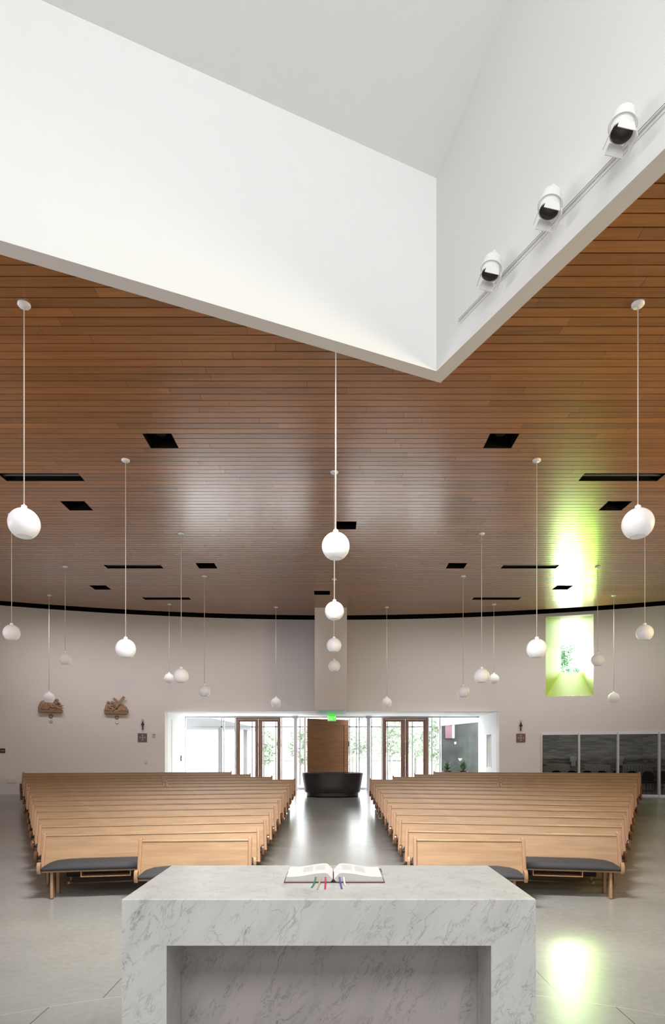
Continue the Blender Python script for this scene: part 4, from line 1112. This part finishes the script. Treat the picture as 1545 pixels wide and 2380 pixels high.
def plaque(x, y, lab, mat):
    p, rz, d = wallpt(x, y); s = d/F; h = 9.8*s
    r = empty('cross_plaque', p, rz); tag(r, lab, 'plaque', 'square cross plaques under the sconces')
    mb = MB(); mb.box((-h*1.03, -0.03, -h), (h*1.03, 0, h)); mb.build('tile', mat, r, bevel=0.003)
    mb = MB(); a = 6.6*s; t_ = 0.8*s; e = 2.8*s; w = 1.5*s
    mb.box((-a, -0.036, -t_), (a, -0.029, t_)); mb.box((-t_, -0.036, -a), (t_, -0.029, a))
    for g in (-1, 1):
        mb.box((min(g*a, g*(a-w)), -0.037, -e), (max(g*a, g*(a-w)), -0.028, e)); mb.box((-e, -0.0375, min(g*a, g*(a-w))), (e, -0.028, max(g*a, g*(a-w))))
    mb.build('cross', M_cross, r)
plaque(331, 1714.2, 'square dark plaque with a pale potent cross, left of the entrance', M_plaque)
plaque(1210, 1715, 'square reddish plaque with a pale potent cross, right of the entrance', M_plaquer)
def wbox(x, y, wpx, hpx, name, lab, cat, mat, parts):
    p, rz, d = wallpt(x, y); s = d/F
    r = empty(name, p, rz); tag(r, lab, cat)
    mb = MB(); mb.box((-wpx/2*s, -0.025, -hpx/2*s), (wpx/2*s, 0, hpx/2*s)); mb.build('cover_plate', mat, r, bevel=0.004)
    for (u0, v0, u1, v1, m_, nm) in parts:
        mb = MB(); mb.box((u0*s, -0.03, v0*s), (u1*s, -0.024, v1*s)); mb.build(nm, m_, r)
wbox(357.5, 1709.5, 7, 8.5, 'thermostat', 'pale grey thermostat on the wall right of the left cross plaque', 'thermostat', M_plate, [(-2.4, 0.6, 2.4, 3.2, M_plated, 'display')])
wbox(338.5, 1770, 6, 8, 'wall_outlet', 'small pale wall outlet low on the wall left of the entrance', 'outlet', M_wall, [(0.0, -1.6, 2.4, 0.6, M_plated, 'socket'), (-2.6, 0.8, -1.6, 3.4, M_plate, 'upper_socket')])
wbox(5.5, 1744.8, 12, 10.5, 'room_sign', 'small black sign with a pale line of text at left edge of wall', 'sign', M_dark, [(-4.2, -0.7, 4.4, 0.7, M_cross, 'text_line')])
wbox(27, 1814, 18, 11, 'access_panel', 'pale flush access plate low on the wall behind the left pews', 'panel', M_wall, [(4, -2.5, 5.2, 2.5, M_plate, 'latch')])

# ------------------------------------------------------------------ baseboard
mb = MB()
for i in range(48):
    a = -12+0.5*i; b = a+0.5
    if b <= -5.93 or (a >= 5.9 and b <= 7.265):
        ya, yb = wall_y(a), wall_y(b)
        mb.loft([[(a, ya-0.012, FB-0.15), (a, ya, FB-0.15), (a, ya, FB+0.08), (a, ya-0.012, FB+0.08)], [(b, yb-0.012, FB-0.15), (b, yb, FB-0.15), (b, yb, FB+0.08), (b, yb-0.012, FB+0.08)]])
struct(mb.build('baseboard_back', M_plate))

# ------------------------------------------------------------------ WORLD, LIGHTS
w = bpy.data.worlds.new('World'); sc.world = w; w.use_nodes = True
nt = w.node_tree; bg = nt.nodes['Background']
bg.inputs[0].default_value = (0.97, 0.985, 1.0, 1); bg.inputs[1].default_value = 8.0
def area(name, loc, target, sx, sy, power, col=(1, 1, 1), spread=180):
    l = bpy.data.lights.new(name, 'AREA'); l.shape = 'RECTANGLE'; l.size = sx; l.size_y = sy; l.energy = power; l.color = col; l.spread = math.radians(spread)
    o = bpy.data.objects.new(name, l); COL.objects.link(o); o.location = loc
    o.rotation_euler = (Vector(target)-Vector(loc)).to_track_quat('-Z', 'Y').to_euler()
    return o
# daylight entering the light well through its clerestory, behind and above the camera
p = Vector(w3(LA*0.42, LB-0.35, 9.8)); area('clerestory_daylight', p, Vector(w3(LA*0.30, 0, 8.0)), 5.5, 3.6, 300, (0.97, 0.99, 1.0))
# skylight falling out of the well onto the front pews
area('well_daylight', (-0.4, 5.9, 6.5), (0, 9.4, 0.6), 3.0, 1.2, 370, (1, 0.975, 0.94), 104)
area('altar_top_fill', (-0.8, 4.0, 6.55), (0, 3.3, 1.3), 1.6, 1.2, 15, (0.97, 1.0, 0.99), 70)  # extra lamp added to lift the altar top
# unseen fill lamps added behind the camera
area('sanctuary_fill', (0, -6.6, 4.0), (0, 8, 3.4), 18, 4.5, 220, (0.98, 0.98, 1.0))
area('chancel_fill', (0, -2.2, 6.2), (0, 6, 0.6), 5, 2.0, 270, (0.98, 0.98, 1.0))
# tinted fill lamps added beyond the frame on either side, washing the ceiling
area('side_fill_left', (-11.8, 10, 5.0), (-6, 11.5, 9.2), 14, 2.4, 500, (0.94, 0.90, 1.0), 120)
area('side_fill_right', (11.8, 10, 5.0), (6, 11.5, 9.2), 14, 2.4, 500, (1.0, 0.88, 0.74), 120)
for sx in (-1, 1): area('wall_fill', (sx*5.6, 19.0, 6.5), (sx*6.0, 22.6, 2.9), 9, 0.5, 62, (1.0, 0.965, 0.95), 100)  # added unseen lamps that brighten the back wall
area('side_room_fill', (9.6, 23.6, 2.9), (9.6, 25.4, 1.0), 4, 0.8, 40, (1.0, 0.95, 0.86))  # added lamp lifting the dark side room
area('amber_fill', (11.6, 8.5, 5.0), (5.5, 9.0, 7.2), 2.0, 2.4, 270, (1.0, 0.68, 0.05))  # added unseen lamp, tints the right of the ceiling amber
# lime daylight from the splayed window, white in its middle
area('lime_window_light', (8.16, 21.3, 5.3), (7.8, 13, 6.1), 1.3, 2.3, 80, (0.48, 1.0, 0.06))
area('lime_window_core', (8.62, 23.3, 5.0), (8.2, 14, 5.6), 0.7, 1.9, 60, (0.95, 1.0, 0.85), 90)

# ------------------------------------------------------------------ CAMERA
cam = bpy.data.cameras.new('camera'); co = bpy.data.objects.new('camera', cam); COL.objects.link(co)
co.location = (0, 0, EYE); co.rotation_euler = (math.pi/2, 0, 0)
cam.sensor_fit = 'HORIZONTAL'; cam.sensor_width = 36; cam.lens = F*36/1545
cam.shift_y = (HY-1190)/1545; cam.clip_start = 0.05; cam.clip_end = 300
sc.camera = co
sc.view_settings.view_transform = 'Standard'; sc.view_settings.look = 'None'; sc.view_settings.exposure = 0.0; sc.view_settings.gamma = 1.0
